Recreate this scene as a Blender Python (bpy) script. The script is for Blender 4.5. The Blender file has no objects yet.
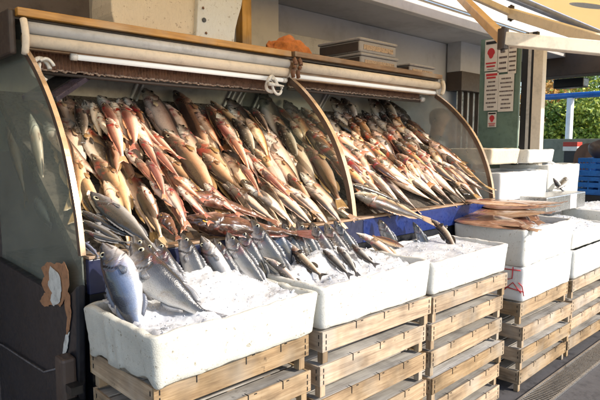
import bpy, bmesh, math, random
from mathutils import Vector, Matrix, noise
random.seed(7)
S = bpy.context.scene
# ---------------------------------------------------------------- camera
FPX = 545.0
PIT = math.atan(55 / FPX); AZ = math.radians(46.15)
CAM = Vector((0, 0, 1.53))
CF = Vector((math.cos(AZ) * math.cos(PIT), math.sin(AZ) * math.cos(PIT), -math.sin(PIT)))
CR = Vector((math.sin(AZ), -math.cos(AZ), 0)); CU = CR.cross(CF)
cd = bpy.data.cameras.new('camera'); cam = bpy.data.objects.new('camera', cd); S.collection.objects.link(cam)
cam.matrix_world = Matrix(((CR.x, CU.x, -CF.x, 0), (CR.y, CU.y, -CF.y, 0), (CR.z, CU.z, -CF.z, 1.53), (0, 0, 0, 1)))
cd.sensor_width = 36; cd.lens = FPX / 600 * 36; cd.clip_start = .05; cd.clip_end = 500
S.camera = cam
# ---------------------------------------------------------------- light
SUN_EL, SUN_AZ = 31, -68          # azimuth of the direction TO the sun, degrees from +X
W = bpy.data.worlds.new('World'); S.world = W; W.use_nodes = True
nt = W.node_tree; bg = nt.nodes['Background']
sk = nt.nodes.new('ShaderNodeTexSky'); sk.sky_type = 'NISHITA'; sk.sun_disc = False
sk.sun_elevation = math.radians(SUN_EL); sk.sun_rotation = math.radians(90 - SUN_AZ)
nt.links.new(sk.outputs[0], bg.inputs[0]); bg.inputs[1].default_value = .15
sl = bpy.data.lights.new('sun', 'SUN'); sl.energy = 2.9; sl.angle = math.radians(1.0); sl.color = (1, .91, .78)
so = bpy.data.objects.new('sun', sl); S.collection.objects.link(so)
sdir = Vector((math.cos(math.radians(SUN_AZ)) * math.cos(math.radians(SUN_EL)), math.sin(math.radians(SUN_AZ)) * math.cos(math.radians(SUN_EL)), math.sin(math.radians(SUN_EL))))
so.rotation_euler = sdir.to_track_quat('Z', 'Y').to_euler(); so.location = (0, -6, 8)
vs = S.view_settings; S.display_settings.display_device = 'sRGB'
vs.view_transform = 'Standard'; vs.look = 'None'; vs.gamma = 1; vs.use_curve_mapping = False; vs.exposure = 1.05
S.render.engine = 'CYCLES'; S.cycles.max_bounces = 8; S.cycles.transparent_max_bounces = 12

# ---------------------------------------------------------------- helpers
def ray(px, py): return CF + CR * ((px - 300) / FPX) + CU * ((200 - py) / FPX)
def at(px, py, ax, v):
    d = ray(px, py); return CAM + d * ((v - CAM[ax]) / d[ax])
BN = Vector((0, -.6, .81)).normalized(); BP = Vector((0, 1.99, 1.10))
def bed(px, py, lift=0.0):
    d = ray(px, py); P = BP + BN * lift
    return CAM + d * (((P - CAM).dot(BN)) / d.dot(BN))
def proj(P):
    d = Vector(P) - CAM; z = d.dot(CF); return 300 + FPX * d.dot(CR) / z, 200 - FPX * d.dot(CU) / z

def link(o, parent=None):
    S.collection.objects.link(o)
    if parent is not None: o.parent = parent
    return o
def tag(o, label=None, cat=None, group=None, kind=None):
    if label: o['label'] = label
    if cat: o['category'] = cat
    if group: o['group'] = group
    if kind: o['kind'] = kind
    return o
def empty(name, loc=(0, 0, 0), rz=0):
    o = bpy.data.objects.new(name, None); o.empty_display_size = .05
    S.collection.objects.link(o); o.location = loc; o.rotation_euler.z = rz; return o

class MB:
    def __init__(s): s.v = []; s.f = []; s.m = []
    def add(s, vs, fs, m=0):
        n = len(s.v); s.v += [tuple(v) for v in vs]; s.f += [tuple(i + n for i in f) for f in fs]; s.m += [m] * len(fs); return s
    def box(s, x0, x1, y0, y1, z0, z1, m=0, M=None):
        vs = [Vector((x, y, z)) for z in (z0, z1) for y in (y0, y1) for x in (x0, x1)]
        if M is not None: vs = [M @ v for v in vs]
        return s.add(vs, [(0, 2, 3, 1), (4, 5, 7, 6), (0, 1, 5, 4), (2, 6, 7, 3), (0, 4, 6, 2), (1, 3, 7, 5)], m)
    def bar(s, a, b, w, h, up=(0, 0, 1), m=0):
        a = Vector(a); b = Vector(b); d = (b - a).normalized(); u = Vector(up); r = d.cross(u).normalized(); u = r.cross(d)
        vs = [p + r * (w / 2 * i) + u * (h / 2 * j) for p in (a, b) for j in (-1, 1) for i in (-1, 1)]
        return s.add(vs, [(0, 2, 3, 1), (4, 5, 7, 6), (0, 1, 5, 4), (2, 6, 7, 3), (0, 4, 6, 2), (1, 3, 7, 5)], m)
    def tube(s, pts, r, n=10, m=0, cap=True, closed=False):
        pts = [Vector(p) for p in pts]; N = len(pts); rings = []
        for i, p in enumerate(pts):
            if closed: d = pts[(i + 1) % N] - pts[i - 1]
            else: d = pts[min(i + 1, N - 1)] - pts[max(i - 1, 0)]
            d.normalize(); a = Vector((0, 0, 1)) if abs(d.z) < .9 else Vector((1, 0, 0))
            u = d.cross(a).normalized(); w = d.cross(u); rr = r[i] if isinstance(r, (list, tuple)) else r
            rings.append([p + (u * math.cos(t) + w * math.sin(t)) * rr for t in [2 * math.pi * k / n for k in range(n)]])
        vs = [v for q in rings for v in q]; fs = []
        for i in range(N if closed else N - 1):
            j = (i + 1) % N
            for k in range(n): fs.append((i * n + k, i * n + (k + 1) % n, j * n + (k + 1) % n, j * n + k))
        if cap and not closed: fs += [tuple(range(n - 1, -1, -1)), tuple((N - 1) * n + k for k in range(n))]
        return s.add(vs, fs, m)
    def prism(s, poly, vec, m=0):
        n = len(poly); poly = [Vector(p) for p in poly]; vec = Vector(vec)
        return s.add(poly + [p + vec for p in poly], [tuple(range(n)), tuple(range(2 * n - 1, n - 1, -1))] + [(i, i + n, (i + 1) % n + n, (i + 1) % n) for i in range(n)], m)
    def build(s, name, mats, parent=None, smooth=False, bevel=0, seg=2, fix=True):
        me = bpy.data.meshes.new(name); me.from_pydata(s.v, [], s.f)
        if not isinstance(mats, (list, tuple)): mats = [mats]
        for m in mats: me.materials.append(m)
        for p, mi in zip(me.polygons, s.m): p.material_index = mi
        bm = bmesh.new(); bm.from_mesh(me)
        if fix: bmesh.ops.recalc_face_normals(bm, faces=bm.faces)
        if bevel:
            ed = [e for e in bm.edges if len(e.link_faces) == 2 and e.calc_face_angle(0) > .5]
            bmesh.ops.bevel(bm, geom=ed, offset=bevel, segments=seg, affect='EDGES', profile=.5)
        bm.to_mesh(me); bm.free()
        if smooth:
            for p in me.polygons: p.use_smooth = True
        o = bpy.data.objects.new(name, me); link(o, parent); return o

# ---------------------------------------------------------------- materials
def newmat(name):
    m = bpy.data.materials.new(name); m.use_nodes = True; t = m.node_tree
    return m, t, t.nodes['Principled BSDF']
def nd(t, typ, **k):
    n = t.nodes.new(typ)
    for a, b in k.items(): setattr(n, a, b)
    return n
def noise_n(t, scale, detail=4, rough=.6, vec=None, dist=0):
    n = nd(t, 'ShaderNodeTexNoise'); n.inputs['Scale'].default_value = scale; n.inputs['Detail'].default_value = detail
    n.inputs['Roughness'].default_value = rough; n.inputs['Distortion'].default_value = dist
    if vec is not None: t.links.new(vec, n.inputs['Vector'])
    return n
def ramp(t, fac, stops):
    r = nd(t, 'ShaderNodeValToRGB'); e = r.color_ramp.elements
    while len(e) < len(stops): e.new(.5)
    for i, (p, c) in enumerate(stops):
        e[i].position = p; e[i].color = (*c, 1) if len(c) == 3 else c
    t.links.new(fac, r.inputs[0]); return r
def mix(t, fac, a, b, mode='MIX'):
    n = nd(t, 'ShaderNodeMix', data_type='RGBA', blend_type=mode)
    for s_, v in ((n.inputs[0], fac), (n.inputs[6], a), (n.inputs[7], b)):
        if hasattr(v, 'is_output'): t.links.new(v, s_)
        elif isinstance(v, (int, float)): s_.default_value = v
        else: s_.default_value = (*v, 1)
    return n.outputs[2]
def mathn(t, op, a, b=0.0, clamp=False):
    n = nd(t, 'ShaderNodeMath', operation=op, use_clamp=clamp)
    for s_, v in ((n.inputs[0], a), (n.inputs[1], b)):
        if hasattr(v, 'is_output'): t.links.new(v, s_)
        else: s_.default_value = v
    return n.outputs[0]
def bump(t, h, strength, dist, bsdf):
    b = nd(t, 'ShaderNodeBump'); b.inputs['Strength'].default_value = strength; b.inputs['Distance'].default_value = dist
    t.links.new(h, b.inputs['Height']); t.links.new(b.outputs[0], bsdf.inputs['Normal']); return b
def coord(t, which='Object', scale=(1, 1, 1)):
    c = nd(t, 'ShaderNodeTexCoord'); mp = nd(t, 'ShaderNodeMapping'); mp.inputs['Scale'].default_value = scale
    t.links.new(c.outputs[which], mp.inputs[0]); return mp.outputs[0]
def orand(t): return nd(t, 'ShaderNodeObjectInfo').outputs['Random']

def plain(name, col, rough=.5, metal=0, var=.25, scale=8, bumps=.15, col2=None, coat=0, bd=.003):
    """a worn surface: colour varied by two noises, with fine bump"""
    m, t, b = newmat(name); v = coord(t)
    n1 = noise_n(t, scale, 6, .65, v); n2 = noise_n(t, scale * 6, 4, .6, v)
    f = mathn(t, 'ADD', mathn(t, 'MULTIPLY', n1.outputs[0], .7), mathn(t, 'MULTIPLY', n2.outputs[0], .3))
    dk = col2 if col2 else tuple(c * (1 - var * 1.6) for c in col)
    lt = tuple(min(1, c * (1 + var * .5)) for c in col)
    r = ramp(t, f, [(.32, dk), (.5, col), (.68, lt)])
    t.links.new(r.outputs[0], b.inputs['Base Color'])
    rr = ramp(t, n2.outputs[0], [(.3, (max(0, rough - .12),) * 3), (.7, (min(1, rough + .12),) * 3)])
    t.links.new(rr.outputs[0], b.inputs['Roughness'])
    b.inputs['Metallic'].default_value = metal; b.inputs['Coat Weight'].default_value = coat
    if bumps: bump(t, f, bumps, bd, b)
    return m

def wood(name, c1, c2, c3, axis=0, rough=.7, stain=.62):
    m, t, b = newmat(name)
    sc = [28, 28, 28]; sc[axis] = 1.6
    cc = nd(t, 'ShaderNodeTexCoord'); add = nd(t, 'ShaderNodeVectorMath', operation='ADD')
    oi = nd(t, 'ShaderNodeObjectInfo'); cx = nd(t, 'ShaderNodeCombineXYZ')
    for i in range(3): t.links.new(mathn(t, 'MULTIPLY', oi.outputs['Random'], 13.0 + 7 * i), cx.inputs[i])
    t.links.new(cc.outputs['Object'], add.inputs[0]); t.links.new(cx.outputs[0], add.inputs[1])
    mp = nd(t, 'ShaderNodeMapping'); mp.inputs['Scale'].default_value = sc; t.links.new(add.outputs[0], mp.inputs[0])
    n = noise_n(t, 1.6, 6, .6, mp.outputs[0], .6)
    fine = noise_n(t, 7, 3, .6, mp.outputs[0])
    big = noise_n(t, 5, 3, .6, add.outputs[0])
    f = mathn(t, 'ADD', mathn(t, 'MULTIPLY', n.outputs[0], .65), mathn(t, 'MULTIPLY', fine.outputs[0], .35))
    r = ramp(t, f, [(.33, c1), (.5, c2), (.66, c3)])
    st = ramp(t, big.outputs[0], [(.42, (1, 1, 1)), (.75, (1 - stain,) * 3)])
    col = mix(t, 1, r.outputs[0], st.outputs[0], 'MULTIPLY')
    kn = noise_n(t, 11, 4, .7, add.outputs[0], .5); kr = ramp(t, kn.outputs[0], [(.66, (0, 0, 0)), (.74, (.8, .8, .8))]); col = mix(t, kr.outputs[0], col, tuple(c * .35 for c in c1))
    wt = noise_n(t, 3, 3, .6, add.outputs[0]); wr = ramp(t, wt.outputs[0], [(.5, (0, 0, 0)), (.7, (.6, .6, .6))]); col = mix(t, wr.outputs[0], col, (.42, .38, .32))
    hs = nd(t, 'ShaderNodeHueSaturation'); t.links.new(col, hs.inputs['Color'])
    t.links.new(mathn(t, 'ADD', mathn(t, 'MULTIPLY', oi.outputs['Random'], .45), .75), hs.inputs['Value'])
    t.links.new(mathn(t, 'SUBTRACT', 1.15, mathn(t, 'MULTIPLY', oi.outputs['Random'], .35)), hs.inputs['Saturation'])
    t.links.new(hs.outputs[0], b.inputs['Base Color']); b.inputs['Roughness'].default_value = rough
    bump(t, f, .35, .004, b); return m

def foam(name, col=(.8, .8, .77), dirt=(.3, .26, .2)):
    m, t, b = newmat(name); v = coord(t)
    vo = nd(t, 'ShaderNodeTexVoronoi', feature='DISTANCE_TO_EDGE'); vo.inputs['Scale'].default_value = 120; t.links.new(v, vo.inputs[0])
    n = noise_n(t, 3.5, 7, .7, v); sp = noise_n(t, 45, 5, .75, v)
    vs_ = coord(t, 'Object', (30, 30, 2.2)); stk = noise_n(t, 1.6, 3, .5, vs_)
    r = ramp(t, n.outputs[0], [(.34, tuple(a * .86 + d * .14 for a, d in zip(col, dirt))), (.55, col)])
    spots = ramp(t, sp.outputs[0], [(.34, (1, 1, 1)), (.40, (0, 0, 0))])
    c = mix(t, spots.outputs[0], r.outputs[0], dirt)
    gr = noise_n(t, 13, 8, .8, v, 1.2); g2 = ramp(t, gr.outputs[0], [(.56, (0, 0, 0)), (.66, (.55, .55, .55)), (.8, (.8, .8, .8))])
    c = mix(t, g2.outputs[0], c, tuple(a * .55 + d * .45 for a, d in zip(col, dirt)))
    sc_ = noise_n(t, 6, 5, .7, coord(t, 'Object', (9, 9, 1.3)), 2); g3 = ramp(t, sc_.outputs[0], [(.495, (0, 0, 0)), (.505, (.5, .5, .5)), (.515, (0, 0, 0))]); c = mix(t, g3.outputs[0], c, dirt)
    s2 = ramp(t, stk.outputs[0], [(.62, (0, 0, 0)), (.8, (.4, .4, .4))])
    c = mix(t, s2.outputs[0], c, (.6, .56, .47))
    t.links.new(c, b.inputs['Base Color']); b.inputs['Roughness'].default_value = .65
    h = mathn(t, 'ADD', mathn(t, 'MINIMUM', vo.outputs[0], .15), mathn(t, 'MULTIPLY', n.outputs[0], .4))
    bump(t, h, .8, .003, b); return m

M_foam = foam('styrofoam', (.62, .62, .59)); M_foamtan = foam('aged_styrofoam', (.66, .56, .42), (.3, .22, .15)); M_tray = foam('grey_brown_tray', (.33, .31, .3), (.14, .1, .08))
M_foamblue = foam('clean_styrofoam', (.7, .71, .71), (.6, .58, .52))
M_foamend = foam('cream_styrofoam', (.56, .56, .51), (.26, .23, .17))
M_wood = [wood('pale_crate_wood', (.21, .13, .07), (.37, .255, .145), (.50, .37, .23), a) for a in range(3)]
M_woodg = wood('grey_slat_wood', (.26, .23, .2), (.42, .39, .35), (.55, .52, .47), 0)
M_oak = wood('orange_painted_board', (.42, .2, .05), (.62, .32, .09), (.74, .44, .16), 0, .45, .3)
M_brownboard = wood('brown_board', (.16, .085, .04), (.27, .15, .07), (.36, .22, .12), 0, .5, .3)
M_dark = plain('dark_painted_metal', (.011, .012, .017), .42, 0, .4, 6, .2)
M_darkbrown = plain('dark_brown_paint', (.06, .042, .034), .55, 0, .3, 5)
M_black = plain('black_plastic', (.012, .012, .013), .4, 0, .2)
M_steel = plain('brushed_steel', (.5, .5, .5), .32, .9, .2, 20, .1)
M_arc = plain('bronze_arc_metal', (.56, .40, .26), .28, .6, .1, 3, 0)
M_arcin = plain('arc_dark_face', (.13, .09, .07), .4, .3, .3, 9, .1)
M_tubeg = plain('grey_painted_tube', (.54, .54, .55), .4, 0, .2)
M_cream = plain('cream_roll_fabric', (.74, .64, .52), .75, 0, .15, 14)
M_white = plain('white_enamel', (.8, .79, .76), .35, 0, .12)
M_lamp, t_, b_ = newmat('lamp_tube_glass'); b_.inputs['Base Color'].default_value = (.8, .8, .78, 1); b_.inputs['Emission Color'].default_value = (1, .97, .9, 1); b_.inputs['Emission Strength'].default_value = .15
M_plastic = plain('dirty_white_plastic', (.68, .66, .62), .35, 0, .3, 30)
M_blue = plain('blue_plastic', (.006, .02, .12), .35, 0, .35, 10, .1)
M_bluec = plain('blue_crate_plastic', (.01, .12, .42), .4, 0, .3, 10, .1)
M_backwall = plain('grey_back_sheet', (.42, .40, .36), .5, .2, .3, 3, .1)
M_bed = plain('wet_steel_bed', (.2, .17, .14), .3, .4, .5, 10, .3)
M_wall = plain('grey_blue_wall', (.52, .53, .57), .8, 0, .15, 2)
M_walll = plain('light_plaster', (.66, .64, .61), .8, 0, .15, 2)
M_ceil = plain('ceiling_plaster', (.55, .54, .54), .85, 0, .15, 2)
M_fascia = plain('pale_fascia', (.72, .69, .66), .6, 0, .12, 4)
M_ground = plain('asphalt', (.075, .07, .072), .85, 0, .45, 9, .6, bd=.006)
M_pave = plain('street_paving', (.25, .24, .22), .85, 0, .3, 3, .3)
M_arm = plain('cream_arm_paint', (.76, .67, .54), .45, 0, .15)
M_armo = plain('orange_arm_paint', (.64, .42, .22), .45, 0, .2)
M_cush = plain('orange_cloth', (.45, .14, .025), .8, 0, .35, 22)
M_green = plain('green_metal_panel', (.15, .23, .19), .5, 0, .3, 4)
M_paper = plain('white_paper', (.74, .69, .65), .8, 0, .08, 5)
M_ink = plain('dark_ink', (.1, .07, .08), .8, 0, .1); M_inkr = plain('red_ink', (.55, .04, .05), .8, 0, .1)
M_rust = plain('brown_ribbed_strip', (.26, .14, .09), .55, 0, .5, 25)
M_lace = plain('pale_lace', (.34, .24, .18), .8, 0, .5, 60)
M_post = plain('cream_post_paint', (.7, .62, .52), .5, 0, .15)
M_orange = plain('torn_orange_sticker', (.36, .18, .09), .6, 0, .4, 40)
M_sticker = plain('torn_white_sticker', (.6, .62, .6), .6, 0, .3, 30)
M_purple = plain('dark_violet_lid', (.07, .055, .075), .35, 0, .4, 14)
M_skin = plain('skin', (.42, .25, .17), .55, 0, .15); M_cloth = plain('grey_shirt', (.2, .2, .21), .85, 0, .2)
M_cap = plain('dark_hair', (.03, .025, .025), .8, 0, .2)
M_red = plain('red_paint', (.5, .05, .03), .5); M_brown = plain('brown_leather', (.16, .07, .035), .5)

def glass(name, col, alpha, rough=.08):
    m, t, b = newmat(name); tr = nd(t, 'ShaderNodeBsdfTransparent'); mx = nd(t, 'ShaderNodeMixShader')
    tr.inputs[0].default_value = (.86, .9, .88, 1)
    v = coord(t); n = noise_n(t, 4, 5, .65, v)
    f = ramp(t, n.outputs[0], [(.3, (alpha * .75,) * 3), (.7, (min(1, alpha * 1.25),) * 3)])
    b.inputs['Base Color'].default_value = (*col, 1); b.inputs['Roughness'].default_value = rough
    b.inputs['Specular IOR Level'].default_value = .8
    t.links.new(f.outputs[0], mx.inputs[0]); t.links.new(tr.outputs[0], mx.inputs[1]); t.links.new(b.outputs[0], mx.inputs[2])
    t.links.new(mx.outputs[0], t.nodes['Material Output'].inputs[0]); return m
M_glassL = glass('smoky_side_glass', (.38, .41, .36), .3)  # pale base colour puts a grey reflection into the glass
M_glassM = glass('clear_divider_glass', (.2, .22, .2), .1)
M_glassR = glass('dusty_side_glass', (.4, .4, .385), .52, .15)  # grey mixed in as reflection, keeps the figure behind it faint

def ice_mat():
    m, t, b = newmat('crushed_ice'); v = coord(t)
    n = noise_n(t, 9, 5, .6, v); n2 = noise_n(t, 90, 4, .7, v)
    r = ramp(t, n.outputs[0], [(.35, (.44, .46, .51)), (.62, (.68, .69, .71))])
    t.links.new(r.outputs[0], b.inputs['Base Color']); b.inputs['Roughness'].default_value = .22
    b.inputs['Subsurface Weight'].default_value = .35; b.inputs['Subsurface Radius'].default_value = (.02, .022, .026)
    b.inputs['Subsurface Scale'].default_value = .5
    vo = nd(t, 'ShaderNodeTexVoronoi'); vo.inputs['Scale'].default_value = 70; t.links.new(v, vo.inputs[0])
    bump(t, mathn(t, 'ADD', vo.outputs[0], n2.outputs[0]), .3, .004, b); return m
M_ice = ice_mat()

def awning_mat():
    m, t, b = newmat('yellow_awning_fabric'); v = coord(t, 'Object', (1, 1, 1)); n = noise_n(t, 2, 4, .6, v)
    r = ramp(t, n.outputs[0], [(.3, (.92, .77, .5)), (.7, (.93, .79, .53))])
    tr = nd(t, 'ShaderNodeBsdfTranslucent'); di = nd(t, 'ShaderNodeBsdfDiffuse'); mx = nd(t, 'ShaderNodeMixShader'); mx.inputs[0].default_value = .62
    t.links.new(r.outputs[0], tr.inputs[0]); t.links.new(r.outputs[0], di.inputs[0])
    t.links.new(di.outputs[0], mx.inputs[1]); t.links.new(tr.outputs[0], mx.inputs[2])
    t.links.new(mx.outputs[0], t.nodes['Material Output'].inputs[0]); return m
M_awn = awning_mat()

# ---- fish skins: colour follows the mesh attributes fu (snout 0..tail 1) and fv (belly 0..back 1)
def fish_mat(name, stops, head, rough=.3, blood=.5, scales=125, spots=None, spotn=(.58, .64), fins=False, metal=.0):
    m, t, b = newmat(name)
    def attr(a): n = nd(t, 'ShaderNodeAttribute'); n.attribute_name = a; return n.outputs['Fac']
    u, v_, dk = attr('fu'), attr('fv'), attr('fd')
    cc = nd(t, 'ShaderNodeTexCoord'); add = nd(t, 'ShaderNodeVectorMath', operation='ADD'); oi = nd(t, 'ShaderNodeObjectInfo')
    cx = nd(t, 'ShaderNodeCombineXYZ')
    for i in range(3): t.links.new(mathn(t, 'MULTIPLY', oi.outputs['Random'], 9.0 + 5 * i), cx.inputs[i])
    t.links.new(cc.outputs['Object'], add.inputs[0]); t.links.new(cx.outputs[0], add.inputs[1]); P = add.outputs[0]
    n1 = noise_n(t, 7, 5, .65, P); n2 = noise_n(t, 34, 4, .65, P)
    fv = mathn(t, 'ADD', v_, mathn(t, 'MULTIPLY', mathn(t, 'SUBTRACT', n1.outputs[0], .5), .34))
    col = ramp(t, fv, stops).outputs[0]
    hf = ramp(t, mathn(t, 'ADD', u, mathn(t, 'MULTIPLY', mathn(t, 'SUBTRACT', n2.outputs[0], .5), .06)), [(.2, (1, 1, 1)), (.27, (0, 0, 0))]).outputs[0]
    hv = ramp(t, mathn(t, 'ADD', v_, mathn(t, 'MULTIPLY', mathn(t, 'SUBTRACT', n2.outputs[0], .5), .5)), [(.12, tuple(min(.85, c * 2.1 + .12) for c in head)), (.42, head), (.62, tuple(c * .3 for c in head))]).outputs[0]
    col = mix(t, mathn(t, 'MULTIPLY', hf, .8), col, hv)
    if spots:
        sp = ramp(t, n2.outputs[0], [(spotn[0], (0, 0, 0)), (spotn[1], (1, 1, 1))]).outputs[0]
        col = mix(t, mathn(t, 'MULTIPLY', sp, .75), col, spots)
    mot = ramp(t, n1.outputs[0], [(.28, (.5, .42, .36)), (.46, (1, 1, 1)), (.75, (1.25, 1.2, 1.15))]).outputs[0]
    col = mix(t, 1, col, mot, 'MULTIPLY')
    if not fins:
        bl = ramp(t, noise_n(t, 10, 3, .5, P).outputs[0], [(.52, (0, 0, 0)), (.62, (1, 1, 1))]).outputs[0]
        zone = ramp(t, u, [(.14, (0, 0, 0)), (.2, (1, 1, 1)), (.3, (1, 1, 1)), (.36, (0, 0, 0))]).outputs[0]
        col = mix(t, mathn(t, 'MULTIPLY', mathn(t, 'MULTIPLY', bl, zone), blood), col, (.3, .02, .015))
        vo = nd(t, 'ShaderNodeTexVoronoi'); vo.inputs['Scale'].default_value = scales; t.links.new(cc.outputs['Object'], vo.inputs[0])
        sc = ramp(t, vo.outputs[0], [(.2, (1, 1, 1)), (.75, (.8, .79, .78))]).outputs[0]
        body = ramp(t, u, [(.24, (0, 0, 0)), (.3, (1, 1, 1))]).outputs[0]
        col = mix(t, mathn(t, 'MULTIPLY', body, .7), col, mix(t, 1, col, sc, 'MULTIPLY'))
        lat = ramp(t, mathn(t, 'ABSOLUTE', mathn(t, 'SUBTRACT', v_, .6)), [(.0, (1, 1, 1)), (.025, (0, 0, 0))]).outputs[0]
        col = mix(t, mathn(t, 'MULTIPLY', mathn(t, 'MULTIPLY', lat, body), .3), col, (.05, .04, .03))
        col = mix(t, mathn(t, 'MULTIPLY', dk, .93), col, (.025, .014, .012))
        hgt = mathn(t, 'ADD', mathn(t, 'MULTIPLY', vo.outputs[0], -.6), mathn(t, 'MULTIPLY', n2.outputs[0], .9))
        bump(t, hgt, .16, .006, b)
    else:
        wv = nd(t, 'ShaderNodeTexWave', wave_type='BANDS', bands_direction='Z'); wv.inputs['Scale'].default_value = 38; wv.inputs['Distortion'].default_value = 1.5
        t.links.new(cc.outputs['Object'], wv.inputs[0]); col = mix(t, .2, col, ramp(t, wv.outputs[0], [(.2, (.2, .2, .2)), (.8, (1, 1, 1))]).outputs[0], 'MULTIPLY')
        bump(t, wv.outputs[0], .2, .004, b)
    hs = nd(t, 'ShaderNodeHueSaturation'); t.links.new(col, hs.inputs['Color'])
    t.links.new(mathn(t, 'ADD', mathn(t, 'MULTIPLY', oi.outputs['Random'], .5), .75), hs.inputs['Value'])
    t.links.new(mathn(t, 'ADD', mathn(t, 'MULTIPLY', oi.outputs['Random'], .03), .485), hs.inputs['Hue'])
    t.links.new(hs.outputs[0], b.inputs['Base Color'])
    b.inputs['Roughness'].default_value = rough; b.inputs['Coat Weight'].default_value = .6; b.inputs['Coat Roughness'].default_value = .06
    b.inputs['Metallic'].default_value = metal
    return m
SK = {
 'silver': fish_mat('silver_grey_skin', [(.08, (.55, .54, .52)), (.3, (.27, .262, .26)), (.48, (.09, .088, .09)), (.7, (.028, .028, .03))], (.1, .088, .085), .24, .15, metal=.15),
 'blue': fish_mat('blue_silver_skin', [(.08, (.52, .53, .56)), (.3, (.2, .24, .34)), (.5, (.07, .095, .17)), (.72, (.022, .027, .04))], (.1, .092, .092), .24, .1, metal=.2),
 'gold': fish_mat('golden_skin', [(.08, (.74, .55, .4)), (.32, (.58, .37, .22)), (.52, (.28, .145, .075)), (.72, (.04, .024, .017))], (.3, .2, .14), .26, .6),
 'cream': fish_mat('cream_skin', [(.05, (.78, .64, .52)), (.36, (.68, .51, .38)), (.57, (.38, .25, .17)), (.76, (.055, .038, .03))], (.44, .37, .3), .26, .6),
 'dark': fish_mat('dark_brown_skin', [(.08, (.6, .52, .44)), (.3, (.33, .25, .19)), (.5, (.09, .065, .05)), (.8, (.02, .016, .014))], (.12, .1, .085), .3, .2, spots=(.5, .44, .38), spotn=(.6, .67)),
 'pink': fish_mat('pink_red_skin', [(.1, (.78, .63, .5)), (.42, (.68, .48, .37)), (.62, (.45, .23, .16)), (.82, (.2, .07, .05))], (.48, .32, .26), .26, 1.0),
 'orange': fish_mat('orange_brown_skin', [(.08, (.76, .56, .38)), (.34, (.62, .37, .19)), (.54, (.38, .15, .06)), (.76, (.07, .03, .018))], (.34, .22, .16), .28, .9, spots=(.1, .05, .03), spotn=(.57, .66)),
 'red': fish_mat('lumpy_red_skin', [(.1, (.2, .09, .06)), (.4, (.11, .04, .026)), (.7, (.06, .02, .014)), (.9, (.03, .012, .008))], (.12, .05, .033), .3, .3, scales=60, spots=(.2, .085, .06)),
 'pale': fish_mat('pale_flat_skin', [(.06, (.2, .14, .1)), (.18, (.7, .58, .48)), (.5, (.66, .54, .44)), (.76, (.48, .36, .27)), (.9, (.07, .05, .035))], (.5, .4, .32), .28, .5, scales=170),
 'sole': fish_mat('brown_sole_skin', [(.1, (.33, .18, .11)), (.4, (.27, .12, .065)), (.7, (.2, .085, .045)), (.9, (.36, .2, .13))], (.2, .1, .065), .5, .3, scales=170, spots=(.42, .25, .18), spotn=(.52, .68)),
}
FINM = {k: fish_mat(k + '_fin', [(0, c), (.5, c), (1, tuple(x * .6 for x in c))], c, .35, 0, fins=True) for k, c in
        dict(silver=(.16, .16, .17), blue=(.12, .13, .18), gold=(.3, .17, .07), cream=(.42, .28, .17), dark=(.05, .04, .035), pink=(.5, .2, .12), orange=(.34, .14, .06), red=(.13, .035, .022), pale=(.5, .36, .26), sole=(.3, .16, .1)).items()}
def pm(n, c, r=.15):
    m, t, b = newmat(n); b.inputs['Base Color'].default_value = (*c, 1); b.inputs['Roughness'].default_value = r; b.inputs['Coat Weight'].default_value = .6; return m
M_iris = pm('pale_iris', (.42, .39, .28)); M_irisd = pm('dull_iris', (.24, .2, .13)); M_irisr = pm('amber_iris', (.7, .34, .04)); M_pupil = pm('black_pupil', (.008, .008, .01), .08)

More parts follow.
